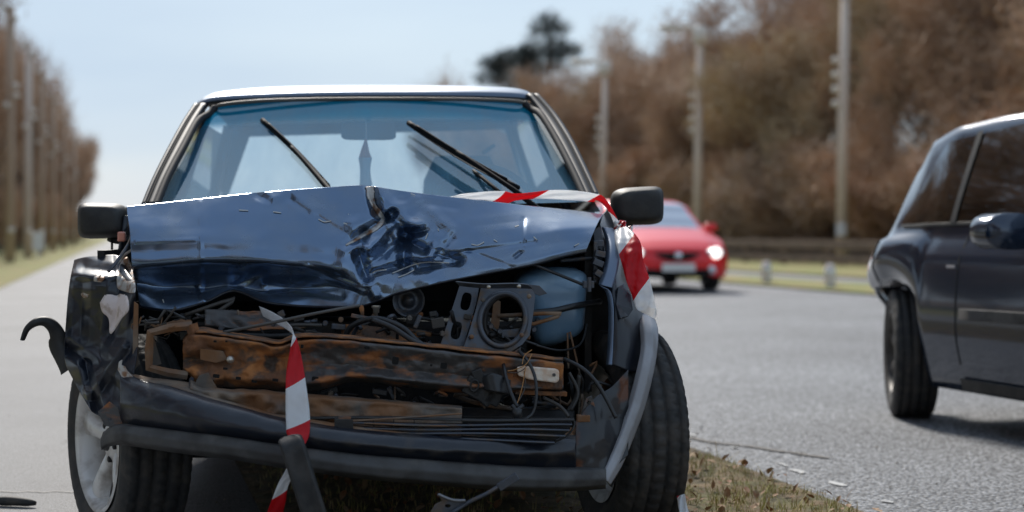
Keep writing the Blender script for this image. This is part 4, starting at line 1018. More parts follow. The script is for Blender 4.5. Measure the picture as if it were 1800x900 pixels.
# --- headlamp carrier
f1 = lambda x, y: .40 + (x - 775) * .0001 + (635 - y) * .0003
slot = lambda cx, cy: oval(cx, cy, 8.5, 15.5, 20, .22, 3.0)
plate('headlamp_bracket', [(808, 501), (842, 505), (838, 530), (820, 590), (813, 617), (793, 612), (774, 606), (784, 575), (798, 532)], [slot(819, 530), slot(802, 581)], f1, .004, M['frame'], P)
f2 = lambda x, y: .375 + (x - 884) * .0002 + (625 - y) * .0003
plate('headlamp_carrier', [(845, 507), (880, 503), (932, 504), (941, 519), (937, 555), (931, 590), (918, 606), (892, 622), (860, 626), (832, 624), (813, 614), (822, 590), (836, 545)], [oval(884, 562, 37, 44, 32, .22)], f2, .004, M['frame'], P)
c = [L(x, y, f2(x, y) - .008) for x, y in oval(884, 562, 40, 47, 40, .22)]; MB().tube(c + [c[0]], .0075, 8, cap=False).build('headlamp_ring', M['frame'], P, smooth=True)
c = [L(x, y, f2(x, y) + .035) for x, y in oval(887, 562, 35, 42, 40, .22)]; MB().tube(c + [c[0]], .006, 8, cap=False).build('headlamp_ring', M['bay'], P, smooth=True)
sheet('carrier_flange', [[V((801, 495, .37)), V((808, 502, .40))], [V((850, 499, .35)), V((850, 506, .39))], [V((905, 498, .35)), V((905, 506, .38))], [V((928, 500, .36)), V((936, 507, .385))]], 30, 5, mat('scraped_edge_steel', (.12, .14, .17), .3, .6), P, t=.003)
plate('carrier_tail', [(930, 500), (948, 502), (962, 516), (948, 520), (938, 516)], [], .42, .004, M['frame'], P)
for x, y in ((849, 527), (930, 521), (917, 589), (829, 592), (859, 504), (912, 503)):
    mb = MB(); mb.lathe([(-.010, 0), (-.010, .005), (-.004, .0065), (.004, .0065)], L(x, y, .36), 'y', 10); mb.build('bolt', M['rust_grey'] if y > 510 else M['bolt'], P, smooth=True)
MB().tube([L(826, 618, .35), L(845, 618, .35)], .006, 8).build('adjuster_screw', M['bolt'], P, smooth=True)
plate('carrier_foot', [(812, 632), (826, 628), (874, 630), (898, 622), (916, 610), (914, 622), (896, 636), (872, 641), (840, 640), (814, 642)], [oval(842, 635, 3, 3, 10), oval(863, 636, 3, 3, 10)], .345, .005, M['rust'], P)
wire('carrier_stay', [(856, 570, .42), (880, 585, .42), (925, 600, .42), (945, 607, .42)], .004, M['cable'], P)
wire('carrier_stay', [(852, 580, .43), (885, 590, .42), (905, 608, .40)], .004, M['cable'], P)
plate('bulb_holder', [(868, 525), (880, 530), (878, 570), (868, 604), (858, 600), (864, 560)], [], .46, .01, M['rust_grey'], P)
# --- main rusted crossmember
bar = [sect(322, 596, .40, 602, .33, 618, .33, 632, .35, 645, .33, 650, .36), sect(332, 584, .40, 590, .32, 610, .31, 630, .34, 652, .31, 658, .35), sect(352, 582, .38, 590, .29, 612, .30, 635, .33, 664, .27, 676, .33), sect(400, 590, .36, 598, .27, 616, .30, 636, .30, 664, .25, 678, .31), sect(450, 596, .34, 604, .25, 622, .28, 640, .28, 668, .24, 682, .30), sect(488, 604, .34, 612, .26, 628, .30, 645, .29, 670, .25, 686, .30), sect(520, 594, .33, 603, .25, 624, .29, 645, .29, 672, .24, 688, .30),
       sect(560, 591, .32, 598, .23, 618, .26, 642, .27, 672, .23, 686, .30), sect(620, 595, .32, 602, .22, 622, .25, 642, .26, 660, .23, 671, .30), sect(690, 602, .31, 609, .22, 630, .24, 650, .25, 666, .22, 677, .30), sect(760, 610, .31, 617, .22, 638, .24, 656, .25, 674, .22, 686, .30), sect(830, 618, .32, 625, .24, 645, .26, 662, .27, 680, .24, 690, .31), sect(905, 624, .34, 631, .27, 648, .29, 664, .30, 682, .27, 690, .34), sect(990, 634, .38, 640, .32, 652, .33, 666, .34, 682, .32, 688, .38)]
def barn(q):
    k = 1.3 if q.x > 500 else 3.0
    return V((q.x, q.y + 1.2 * k * noise.noise(V((q.x / 30, q.y / 30, 5))), q.z + .008 * k * noise.noise(V((q.x / 24, q.y / 16, 2))) + .003 * noise.noise(V((q.x / 8, q.y / 8, 2)))))
bar_l = bar[:7]; bar_r = bar[6:]
o = sheet('crossmember', bar_r, 170, 43, M['rust'], P, t=.003, fn=barn, linv=True)
sheet('crossmember_end', bar_l, 90, 43, M['rust_more'], P, t=.003, fn=barn, linv=True)['label'] = 'heavily rusted torn end of the crossmember'
sheet('crossmember_top', [sect(332, 577, .42, 583, .37), sect(352, 574, .40, 582, .31), sect(400, 583, .40, 590, .29), sect(450, 590, .38, 597, .27), sect(488, 598, .38, 603, .28), sect(520, 588, .37, 594, .26), sect(560, 586, .35, 591, .24), sect(690, 597, .34, 602, .23), sect(830, 612, .35, 617, .25), sect(990, 629, .4, 633, .33)], 120, 6, M['rust_more'], P, t=.004, fn=barn)
for x, y, a, b in ((695, 634, 9, 10), (780, 643, 9, 8), (645, 611, 7, 4), (380, 661, 9, 5), (419, 665, 7, 4), (447, 670, 7, 4), (554, 666, 9, 6), (531, 609, 4, 5), (484, 668, 8, 4), (396, 648, 6, 3), (378, 600, 4, 3), (398, 600, 3, 2), (758, 642, 3, 3)):
    plate('painted_hole', oval(x, y, a / 1.5, b / 1.5, 12, .1, 5), [], .205 if x > 620 else .235, .003, M['black'], P, bev=0)  # solid black plates paint the shade inside the stamped holes
mb = MB(); mb.lathe([(-.012, 0), (-.01, .009), (0, .011), (.008, .006)], L(405, 632, .275), 'y', 10); mb.build('crossmember_bolt', M['bolt'], P, smooth=True)
plate('crossmember_patch', [(352, 613), (392, 617), (400, 632), (380, 638), (352, 632)], [], .285, .004, M['rust_grey'], P)
# left headlamp frame
def fbar(name, pts, w_, m, dep=.02):
    p = [L(*q) for q in pts]; mb = MB(); mb.tube(p, w_, 4, flat=1.4); return mb.build(name, m, P)
fbar('headlamp_frame', [(338, 572, .33), (300, 576, .32), (264, 585, .31), (262, 615, .31), (262, 646, .31), (296, 655, .31), (330, 660, .31)], .008, M['rust_grey'])
fbar('headlamp_frame_side', [(336, 570, .33), (342, 590, .33), (334, 600, .34)], .012, M['rust_more'])
sheet('headlamp_frame_top', [sect(262, 572, .45, 583, .32), sect(300, 566, .45, 576, .32), (V((336, 563, .44)), V((338, 572, .33)))], 30, 6, M['rust_grey'], P, t=.004, fn=barn)
plate('frame_web', [(270, 590), (284, 640), (268, 644)], [], .40, .004, M['rust_grey'], P)
fbar('frame_hook', [(337, 665, .27), (334, 684, .25), (350, 688, .25), (362, 684, .26)], .006, M['frame'])
random.seed(9)
for k in range(16):
    x = 252 + random.random() * 60; y = 556 + random.random() * 30; mb = MB()
    pts = [L(x + random.gauss(0, 12) * t, y + random.gauss(0, 7) * t, .36 + .03 * random.random()) for t in (0, 1, 1.4, 1.8)]
    mb.tube(resample(pts, 8), random.uniform(.0015, .004), 5); mb.build('frayed_loom', random.choice([M['cable2'], M['rust_grey'], M['cable']]), P, smooth=True)
# lower rusted bar
lb = [sect(335, 668, .28, 676, .22, 690, .21, 700, .20), sect(360, 680, .26, 688, .19, 700, .185, 712, .18), sect(430, 684, .25, 692, .17, 708, .17, 724, .165), sect(500, 690, .25, 697, .165, 715, .165, 734, .16), sect(600, 697, .25, 704, .165, 722, .165, 741, .155), sect(700, 705, .25, 711, .17, 728, .17, 745, .16), sect(812, 714, .25, 719, .18, 735, .18, 751, .17)]
sheet('lower_crossmember', lb, 130, 22, M['rust_grey'], P, t=.003, fn=barn, linv=True)
plate('painted_slot', [(415, 722), (425, 720), (470, 728), (500, 731), (500, 734), (420, 727)], [], .16, .003, M['black'], P, bev=0)  # flat black plate paints the shade of an open slot
plate('lower_bracket', [(350, 660), (366, 655), (378, 676), (392, 700), (372, 716), (350, 704), (338, 684)], [], .25, .01, M['rust_grey'], P)
sheet('lower_support', [sect(812, 716, .35, 735, .33), sect(900, 718, .35, 736, .33), sect(1010, 722, .38, 738, .36)], 30, 5, M['bay'], P, t=.004)
plate('support_tab', [(1030, 700), (1040, 695), (1046, 715), (1044, 740), (1028, 742), (1020, 732)], [oval(1035, 708, 3.5, 4, 10)], .26, .005, M['rust'], P)
mb = MB(); mb.box(L(1025, 735, .25), (.034, .03, .018)); mb.build('mount_block', M['rust_grey'], P, bev=.002)
# --- broken grille, each slat on its own
yl_g = lambda x: .115 + ((x - 800) / 420.0) ** 2 * .08
ends = [(735, 1010, 740), (745, 1006, 748), (753, 1001, 757), (760, 994, 766), (768, 975, 777)]
for k, (yl0, xe, ye) in enumerate(ends):
    x0 = [500, 600, 620, 622, 622][k]
    pts = [L(x, (yl0 if k else 735) + (ye - yl0) * (x - x0) / (xe - x0) + (1.5 * math.sin(x / 60 + k)), yl_g(x) - .004 * k) for x in [x0 + (xe - x0) * t / 24 for t in range(25)]]
    rows = []
    for p in pts: rows.append([p + V((0, 0, .0016)), p + V((0, .018, .004)), p + V((0, .018, .0)), p + V((0, 0, -.0022))])
    link('grille_slat', gridmesh(rows, cu=True), M['frame'] if k else M['plastic'], P)
wire('grille_end', [(1010, 740, .16), (1008, 752, .155), (996, 766, .15), (975, 777, .145)], .0028, M['plastic'], P)
plate('grille_backing', [(812, 738), (1006, 741), (1000, 758), (975, 775), (812, 772)], [], lambda x, y: yl_g(x) + .03, .003, M['bay'], P)
for x in (657, 692, 728, 812): MB().tube([L(x, 737, yl_g(x)), L(x, 757 if x < 800 else 770, yl_g(x))], .0014, 4).build('grille_rib', M['plastic'], P)
plate('grille_lug', [(588, 736), (620, 737), (622, 760), (600, 764), (588, 762)], [], .098, .008, M['plastic'], P)
plate('grille_lug', [(595, 731), (617, 732), (617, 741), (595, 740)], [], .105, .006, M['rust'], P)
wire('grille_strip', [(600, 741, .1), (700, 735, .1), (812, 727, .12)], .0022, M['rust_grey'], P)
wire('grille_strip', [(640, 744, .1), (730, 748, .1), (812, 749, .12)], .002, M['rust_grey'], P)
# --- indicator unit
mb = MB(); a = L(900, 630, .30); b = L(990, 688, .30); mb.box(((a.x + b.x) / 2, .32, (a.z + b.z) / 2), (abs(b.x - a.x), .05, abs(a.z - b.z) * .82), Matrix.Rotation(.07, 3, 'Y')); mb.build('indicator_box', M['rust_more'], P, bev=.006)
plate('indicator_lens', [(908, 645), (920, 643), (978, 648), (983, 652), (982, 670), (976, 673), (930, 667), (910, 660)], [], .278, .014, M['lens'], P, bev=.004)
mb = MB(); mb.lathe([(-.004, 0), (-.004, .004), (.002, .005)], L(974, 659, .268), 'y', 8); mb.build('lens_screw', M['rust'], P)
mb = MB(); mb.box(L(950, 690, .33), (.14, .04, .012), Matrix.Rotation(.05, 3, 'Y')); mb.build('indicator_ledge', M['rust_more'], P, bev=.002)
# black connectors
mb = MB()
for x, y, w_, h, r_ in ((832, 680, .05, .05, .5), (850, 692, .06, .045, .7), (866, 698, .04, .04, .4), (842, 664, .03, .05, -.4)): mb.box(L(x, y, .27), (w_, .04, h), Matrix.Rotation(r_, 3, 'Y'))
mb.build('connector_block', M['plastic'], P, bev=.004)
c = [L(x, y, .243) for x, y in oval(834, 678, 7, 10, 20, .3)]; MB().tube(c + [c[0]], .003, 6, cap=False).build('connector_ring', M['plastic'], P, smooth=True)
sheet('rubber_boot', [[V((848, 664, .26)), V((852, 684, .25))], [V((866, 657, .235)), V((874, 690, .22))], [V((896, 668, .25)), V((893, 694, .25))]], 14, 8, M['cable'], P, t=.012)
# cables
cab = M['cable']
wire('hose', [(607, 592, .42), (620, 572, .40), (660, 560, .36), (707, 576, .33), (742, 606, .31), (799, 624, .29)], .008, cab, P)
wire('hose', [(655, 562, .34), (690, 576, .31), (735, 604, .28), (790, 621, .27)], .0075, cab, P)
wire('cable', [(912, 617, .30), (928, 635, .25), (940, 662, .22), (943, 695, .20), (937, 725, .19), (922, 738, .18)], .0045, cab, P)
wire('cable', [(884, 636, .28), (890, 665, .23), (900, 695, .20), (910, 716, .18)], .005, cab, P)
wire('cable', [(992, 631, .32), (1020, 645, .27), (1045, 668, .25), (1065, 700, .24), (1083, 735, .23)], .0055, cab, P)
wire('cable', [(1000, 655, .36), (1016, 690, .35), (1004, 722, .33)], .005, M['cable2'], P)
wire('cable', [(955, 699, .3), (985, 715, .28), (1000, 733, .26)], .005, M['cable2'], P)
wire('cable', [(943, 607, .36), (985, 616, .42), (1020, 605, .5), (1032, 570, .55)], .003, cab, P)
wire('cable', [(1018, 660, .4), (1012, 700, .4), (990, 735, .38)], .006, M['cable2'], P)
wire('long_rod', [(393, 584, .36), (470, 569, .33), (560, 550, .31), (632, 537, .34)], .0062, mat('grey_rod', (.085, .08, .075), .55), P, flat=.7)
wire('inner_rod', [(420, 589, .40), (470, 591, .40), (512, 590, .40)], .007, M['bay'], P)
for pts, m in (([(892, 652, .24), (905, 650, .24), (925, 640, .24), (935, 622, .26)], M['copper']), ([(893, 655, .24), (908, 655, .235), (922, 648, .24), (930, 634, .25)], M['cable2']), ([(924, 645, .22), (920, 670, .21), (914, 695, .2), (908, 712, .18)], M['copper']), ([(918, 640, .24), (922, 625, .26), (935, 615, .27)], M['copper']), ([(921, 652, .22), (923, 680, .21), (912, 705, .18)], M['cable2'])):
    wire('thin_wire', pts, .0013, m, P, 5)
mb = MB(); mb.lathe([(.014, .006), (.010, .013), (-.006, .014), (-.014, .009), (-.020, .009), (-.022, .005)], L(909, 726, .165), 'z', 12); mb.tube([L(900, 712, .17), L(908, 722, .165), L(920, 712, .17)], .006, 6); mb.build('bulb_socket', cab, P, smooth=True)
mb = MB(); mb.lathe([(.0, .004), (-.012, .005), (-.015, .002)], L(908, 738, .165), 'z', 10); mb.build('bulb', M['bolt'], P, smooth=True)
# things in the dark of the bay
mb = MB(); c = L(718, 528, .58); mb.lathe([(-.03, .045), (-.03, .04), (-.012, .032), (-.012, .015), (-.025, .014), (-.025, 0)], c, 'y', 28); mb.lathe([(.02, .046), (-.03, .046)], c, 'y', 28); mb.build('pulley', M['frame'], P, smooth=True)
mb = MB(); mb.lathe([(-.014, .0), (-.014, .005), (-.008, .005), (-.007, .009), (.004, .009), (.006, .012), (.012, .012)], L(661, 545, .44), 'z', 12); mb.build('bonnet_stud', M['bolt'], P, smooth=True)
MB().tube(resample([L(635, 538, .46), L(637, 552, .45), L(635, 568, .46)], 5), [.006, .007, .005, .004, .001], 5).build('rust_tongue', M['rust_more'], P)
sheet('slam_panel', [sect(360, 545, .50, 572, .47), sect(450, 548, .50, 580, .47), sect(500, 555, .50, 578, .48)], 30, 10, M['rust'], P, t=.004, fn=barn)
sheet('radiator_panel', [sect(600, 570, .48, 600, .46), sect(660, 574, .48, 604, .46), sect(740, 585, .48, 610, .46)], 30, 10, M['rust_more'], P, t=.004, fn=barn)
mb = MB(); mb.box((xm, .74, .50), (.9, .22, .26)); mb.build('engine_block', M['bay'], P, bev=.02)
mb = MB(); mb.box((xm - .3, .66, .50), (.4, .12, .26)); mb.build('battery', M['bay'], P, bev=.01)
random.seed(31)
for k in range(120):
    x = random.uniform(300, 960); y = random.uniform(550, 605) if random.random() < .7 else random.uniform(688, 712); d = random.uniform(.42, .56) if y < 650 else random.uniform(.3, .4)
    m = random.choice([M['bay'], M['rust'], M['frame'], M['cable'], M['rust_grey'], M['cable2']])
    t = random.random(); mb = MB()
    if t < .5: mb.tube(resample([L(x + random.gauss(0, 22) * q, y + random.gauss(0, 10) * q, d + random.gauss(0, .02)) for q in (0, .6, 1.2, 1.8)], 10), random.uniform(.002, .007), 6); mb.build('bay_hose', m, P, smooth=True)
    elif t < .8: mb.box(L(x, y, d), (random.uniform(.015, .05), .03, random.uniform(.01, .03)), Matrix.Rotation(random.gauss(0, .5), 3, 'Y')); mb.build('bay_bracket', m, P, bev=.002)
    else: mb.lathe([(-.01, .0), (-.01, .006), (.0, .008), (.01, .008)], L(x, y, d - .02), 'y', 8); mb.build('bay_bolt', random.choice([M['frame'], M['rust_grey'], M['rust_more']]), P)
for k in range(14):
    x = random.uniform(960, 1040); y = random.uniform(630, 720); d = random.uniform(.35, .55)
    mb = MB(); mb.tube(resample([L(x + random.gauss(0, 10) * q, y + random.gauss(0, 18) * q, d) for q in (0, .6, 1.2, 1.8)], 8), random.uniform(.002, .005), 6); mb.build('bay_hose', random.choice([M['bay'], M['cable'], M['rust_grey']]), P, smooth=True)
# closing dark panels behind everything and under the nose
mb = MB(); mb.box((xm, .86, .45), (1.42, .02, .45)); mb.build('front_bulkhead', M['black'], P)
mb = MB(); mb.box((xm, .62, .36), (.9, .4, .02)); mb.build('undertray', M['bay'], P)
# suspension
mb = MB(); mb.tube([V((-.68, .72, .25)), V((.68, .72, .25))], .02, 8); mb.build('front_axle', M['bay'], P, smooth=True)
# --- wheels
wlc = L(170, 769, .60); wrc = L(1150, 790, .68); st = math.radians(27)
wheel(P, (wlc.x + .085 * math.cos(st), .60 + .085 * math.sin(st) + .02, .293), st, False, tilt=.2)
wheel(P, (wrc.x - .085, .66, .30), math.radians(10), True, camber=0)
wheel(P, (xm - .68, 3.05, .296), 0); wheel(P, (xm + .68, 3.05, .296), 0, True)
print("WHEELS", wlc, wrc, "xm", xm, bl_, br_, tl_, trr)

# ================================================================== THINGS ON / AROUND THE WRECK
def tape(name, stations, label, group=None, seg=8, wave=0):
    """stations: (xa,ya,xb,yb,yl,u)  u drives the red/white bands"""
    A_ = resample([V((s[0], s[1], s[4])) for s in stations], (len(stations) - 1) * seg + 1); B_ = resample([V((s[2], s[3], s[4])) for s in stations], len(A_)); U = resample([V((s[5], 0, 0)) for s in stations], len(A_), True)
    rows = []
    for i, (a, b) in enumerate(zip(A_, B_)):
        r = []
        for k in range(9):
            t = k / 8; q = a.lerp(b, t); r.append(L(q.x, q.y, q.z + wave * math.sin(t * 9 + i * .35) + wave * noise.noise(V((i * .3, t * 4, 0)))))
        rows.append(r)
    me = gridmesh(rows); n = len(rows)
    uvl = me.uv_layers[0]
    for d in uvl.data:
        v = d.uv[1] * n; i = min(int(round(v)), n - 1); d.uv = (d.uv[0] * 9 / 8, U[i].x)
    o = link(name, me, M['tape']); o.location = (WO[0], WO[1], 0); o.rotation_euler = (0, 0, WA); solid(o, .0004)
    tag(o, label, 'barrier tape', group); return o
T1 = tape('barrier_tape', [(455, 538, 462, 556, .48, 1.7), (478, 548, 484, 568, .42, 1.85), (500, 562, 505, 580, .33, 2.0), (514, 578, 517, 590, .25, 2.1), (513, 597, 522, 597, .21, 2.3), (508, 625, 529, 623, .19, 2.7), (503, 657, 535, 655, .155, 3.1), (502, 690, 540, 690, .11, 3.6), (502, 720, 544, 720, .085, 4.0), (503, 745, 545, 742, .06, 4.28), (504, 762, 544, 760, .04, 4.65), (512, 775, 540, 774, .02, 5.0), (514, 800, 526, 800, .0, 5.4), (500, 830, 518, 832, .0, 5.75), (489, 850, 507, 853, .0, 6.1), (478, 878, 502, 882, .01, 6.5), (468, 905, 496, 908, .03, 6.9)],
     'red and white tape strip hanging down over the middle of the torn front', wave=.002)
T2 = tape('barrier_tape', [(790, 346, 800, 350, .84, 3.6), (815, 341, 815, 350, .82, 3.75), (850, 337, 852, 352, .82, 4.1), (885, 336, 888, 358, .82, 4.45), (905, 340, 905, 353, .82, 4.8), (935, 338, 935, 350, .82, 5.2), (970, 334, 970, 350, .82, 5.55), (1010, 335, 1010, 353, .83, 6.0), (1045, 340, 1042, 355, .84, 6.35), (1060, 345, 1048, 352, .84, 6.6), (1073, 362, 1063, 362, .83, 7.0), (1083, 380, 1074, 380, .81, 7.4), (1090, 396, 1080, 397, .79, 7.7), (1097, 404, 1084, 408, .78, 8.0)],
     'red and white tape stretched across the foot of the windscreen to the mirror', wave=.002)
T3 = tape('barrier_tape', [(1080, 404, 1100, 398, .72, 4.0), (1082, 425, 1117, 412, .64, 4.25), (1088, 447, 1127, 430, .59, 4.5), (1094, 467, 1130, 455, .56, 4.8), (1101, 494, 1139, 482, .52, 5.15), (1110, 517, 1146, 507, .49, 5.4), (1118, 541, 1151, 530, .47, 5.62), (1130, 550, 1154, 546, .47, 5.8), (1139, 554, 1153, 562, .50, 6.2)],
     'crumpled red and white tape draped down the right wing from the mirror', wave=.008)
mb = MB()
for ph in (0, 2.1, 4.2): mb.tube([L(1090, 400, .76) + V((.016 * math.cos(a + ph), .012 * math.sin(2 * a + ph), .018 * math.sin(a))) for a in [k * .45 for k in range(15)]], .005, 6, flat=.5)
mb.tube(resample([L(1095, 405, .75), L(1110, 398, .74), L(1108, 410, .74), L(1098, 412, .74)], 12), .005, 6, flat=.5)
k_ = mb.build('tape_knot', mat('tape_knot_film', (.8, .8, .8), .35, col2=(.62, .02, .02), nscale=22, lo=.5, hi=.55), None, smooth=True); k_.location = (WO[0], WO[1], 0); k_.rotation_euler = (0, 0, WA)
k_.parent = T2; k_.matrix_parent_inverse = Matrix.Identity(4); k_.location = (0, 0, 0); k_.rotation_euler = (0, 0, 0)
T4 = tape('barrier_tape', [(1190, 872, 1204, 868, .40, 3.4), (1192, 890, 1207, 886, .36, 3.75), (1196, 905, 1212, 904, .33, 4.0)], 'small crumpled tape end lying on the grass beside the right tyre', wave=.006)
# sachet hanging from the inside mirror
mb = MB(); sac = empty('air_freshener', (WO[0], WO[1], 0), WA); tag(sac, 'small foil sachet with orange top hanging below the inside mirror', 'air freshener')
def film(name, c):
    m = bpy.data.materials.new(name); m.use_nodes = True; n = m.node_tree; b = n.nodes["Principled BSDF"]; b.inputs['Base Color'].default_value = (*c, 1); b.inputs['Roughness'].default_value = .35
    t = n.nodes.new("ShaderNodeBsdfTranslucent"); t.inputs[0].default_value = (*c, 1); a = n.nodes.new("ShaderNodeMixShader"); a.inputs[0].default_value = .55
    n.links.new(b.outputs[0], a.inputs[1]); n.links.new(t.outputs[0], a.inputs[2]); n.links.new(a.outputs[0], n.nodes["Material Output"].inputs[0]); return m
wire('string', [(643, 215, 1.50), (644, 235, 1.50), (643, 248, 1.50)], .0016, mat('string', (.75, .75, .75), .7), sac)
sheet('sachet_top', [[V((641, 246, 1.5)), V((634, 266, 1.5)), (631, 277, 1.5)], [V((643, 244, 1.49)), V((642, 264, 1.485)), (642, 277, 1.485)], [V((645, 246, 1.5)), V((649, 266, 1.5)), (653, 277, 1.5)]], 8, 10, film('orange_print', (1, .5, .35)), sac, t=.0003)
sheet('sachet_body', [[V((630, 277, 1.5)), V((633, 300, 1.5)), (632, 328, 1.5)], [V((642, 277, 1.485)), V((640, 300, 1.487)), (643, 328, 1.485)], [V((654, 277, 1.5)), V((651, 300, 1.5)), (655, 328, 1.5)]], 14, 14, film('foil_film', (.95, .96, 1)), sac, t=.0003)
# loose rubber bumper block leaning on the front
bb = empty('bumper_guard', (WO[0], WO[1], 0), WA); tag(bb, 'black ribbed rubber bumper guard broken off and leaning at the front centre', 'bumper part')
rows = []
bp = resample([L(507, 766, -.01), L(515, 785, -.04), L(526, 820, -.05), L(540, 865, -.06), L(556, 915, -.06), L(566, 950, -.05)], 30)
for i, p in enumerate(bp):
    k = .55 + .45 * min(1, i / 3.0) if i < 3 else 1; k = [.45, .8, .95][i] if i < 3 else 1; r = []
    for j in range(24):
        a = 2 * math.pi * j / 24; x = math.copysign(abs(math.cos(a)) ** .45, math.cos(a)) * .0285 * k; y = math.copysign(abs(math.sin(a)) ** .45, math.sin(a)) * .02 * k
        if j in (17, 19): y += .004
        r.append(p + V((x, y, .25 * x)))
    rows.append(r)
link('guard_body', gridmesh(rows, cu=True), mat('bumper_guard_rubber', (.013, .013, .013), .6, col2=(.035, .032, .03), nscale=25, bump=.0008, bscale=90), bb)
mb = MB(); mb.add(rows[0], [tuple(range(24))]); mb.build('guard_end', M['plastic'], bb)
# bent suspension scrap in the grass
sc_ = empty('metal_scrap', (WO[0], WO[1], 0), WA); tag(sc_, 'bent dark metal strut lying in the grass under the bumper', 'scrap')
plate('strut_arm', [(758, 898), (765, 886), (778, 880), (768, 868), (780, 872), (796, 877), (815, 880), (824, 886), (808, 892), (790, 905), (770, 912), (750, 915)], [oval(787, 889, 5, 3, 10)], -.02, .008, M['frame'], sc_)
wire('strut_rod', [(790, 905, -.03), (822, 884, -.03), (855, 868, -.04), (880, 853, -.04), (902, 841, -.04)], .009, M['frame'], sc_, flat=.6)
MB().box(L(893, 847, -.045), (.055, .012, .02), Matrix.Rotation(-.55, 3, 'Y')).build('strut_end', M['frame'], sc_, bev=.002)
wire('strut_edge', [(770, 869, -.035), (795, 879, -.035), (818, 880, -.035)], .004, mat('scraped_steel', (.2, .2, .21), .35, .5), sc_)
# pebble / stick on the path
o = MB().tube(resample([V((-1.68, 5.16, .018)), V((-1.60, 5.14, .022)), V((-1.515, 5.12, .018))], 6), [.008, .014, .016, .015, .013, .007], 8).build('broken_rubber_piece', M['rubber'], None, smooth=True)
tag(o, 'short dark piece of rubber lying on the path at the left edge', 'debris')

# ================================================================== OTHER CARS
def car_shell(name, P_, m, root, ny=120, nt=26):
    """P_: dict of callables of y (y=0 nose, grows towards tail): lo, belt, top, wl (lower half width), wb (belt half width), wt (top half width)"""
    rows = []
    for j in range(ny + 1):
        y = P_['len'] * (j / ny); row = []
        row_pts = section(P_, y, nt)
        rows.append([V((-x, y, z)) for x, z in row_pts] + [V((x, y, z)) for x, z in row_pts[::-1][1:]])
    o = link(name, gridmesh(rows), m, root); solid(o, .02, 1 if False else -1); return o
def section(P_, y, nt):
    lo, be, to = P_['lo'](y), P_['belt'](y), P_['top'](y); wl_, wb, wt = P_['wl'](y), P_['wb'](y), P_['wt'](y)
    pts = []
    for k in range(nt + 1):
        t = k / nt
        if t < .5:
            u = t / .5; z = lo + (be - lo) * u; x = wl_ + (wb - wl_) * (u ** 1.3) + .035 * math.sin(math.pi * u) * P_.get('bulge', 1) + .03 * min(1, u * 3) - .06 * max(0, (u - .84) / .16) ** 1.2
        else:
            u = (t - .5) / .5
            if u < .75:
                s = u / .75; z = be + (to - .035 - be) * s; x = wb + (wt - wb) * s ** 1.15 if to - be > .15 else wb + (wt - wb) * s
            else:
                s = (u - .75) / .25; x = wt * math.cos(s * math.pi / 2); z = to - .035 + .035 * math.sin(s * math.pi / 2)
                if s >= .999: x = 0
        pts.append((x, z))
    return pts
def interp(pts):
    def f(y):
        if y <= pts[0][0]: return pts[0][1]
        for k in range(len(pts) - 1):
            if y <= pts[k + 1][0]:
                a = pts[max(k - 1, 0)]; b, c = pts[k], pts[k + 1]; d = pts[min(k + 2, len(pts) - 1)]
                t = (y - b[0]) / (c[0] - b[0]); t = t * t * (3 - 2 * t) * .4 + t * .6
                return b[1] + (c[1] - b[1]) * t
        return pts[-1][1]
    return f
def lower(base, axles, r, zc):
    def f(y):
        v = base(y) if callable(base) else base
        for a in axles:
            if abs(y - a) < r: v = max(v, zc + math.sqrt(r * r - (y - a) ** 2))
        return v
    return f
def surf(P_, y, z, sgn):
    pts = section(P_, y, 60)
    for (x0, z0), (x1, z1) in zip(pts, pts[1:]):
        if z0 <= z <= z1 and z1 > z0: return V((sgn * (x0 + (x1 - x0) * (z - z0) / (z1 - z0)), y, z))
    return V((sgn * pts[-1][0], y, min(z, pts[-1][1])))
def side_patch(name, P_, quad, m, root, sgn, off=.006, n=10, t=0):
    """quad: four (y,z) corners"""
    q = [V((a, b, 0)) for a, b in quad]; rows = []
    for j in range(n + 1):
        l = q[0].lerp(q[3], j / n); r = q[1].lerp(q[2], j / n); rows.append([surf(P_, (p := l.lerp(r, i / n)).x, p.y, sgn) + V((sgn * off, 0, 0)) for i in range(n + 1)])
    o = link(name, gridmesh(rows), m, root)
    if t: solid(o, t)
    return o
# --- dark car driving away, nose at its far left; local y runs from nose towards the camera
TY2 = tyre_mesh(.305, .2, .20, 120, True)
def cl(px, py): pass
AX = .60; AXW = .35
pd = {'len': 4.05,
      'lo': lower(interp([(0, .28), (.2, .18), (3.4, .18), (3.65, .3)]), (AXW, AXW + 2.5), .335, .315),
      'belt': interp([(0, .72), (.10, .80), (.25, .88), (.6, .90), (1.5, .90), (2.3, .92), (3.2, .95), (3.65, .93)]),
      'top': interp([(0, .74), (.1, .86), (.2, 1.02), (.35, 1.22), (.50, 1.345), (.72, 1.40), (1.05, 1.425), (1.5, 1.44), (2.2, 1.45), (2.8, 1.44), (3.3, 1.36), (3.5, 1.25), (3.65, 1.0)]),
      'wl': interp([(0, .46), (.05, .66), (.14, .78), (.3, .82), (.8, .82), (3.1, .82), (3.5, .76), (3.65, .55)]),
      'wb': interp([(0, .44), (.06, .62), (.16, .75), (.35, .80), (.8, .81), (3.1, .81), (3.5, .75), (3.65, .6)]),
      'wt': interp([(0, .36), (.1, .58), (.3, .67), (.6, .68), (1.0, .66), (1.8, .64), (3.0, .62), (3.65, .5)])}
pd['len'] = 3.65
ang = RA + math.pi + .05      # nose far away: local +y points back to the camera
Dw, Xw = 6.85, 3.54
cx_ = Xw + .84
DC = empty('dark_hatchback', R(cx_, Dw + AX, 0), ang)
tag(DC, 'dark blue black hatchback driving past at the right edge of the road', 'car')
# in this frame local +x points to world -X(road): the visible side is +x
shell = car_shell('body', pd, M['navy'], DC)
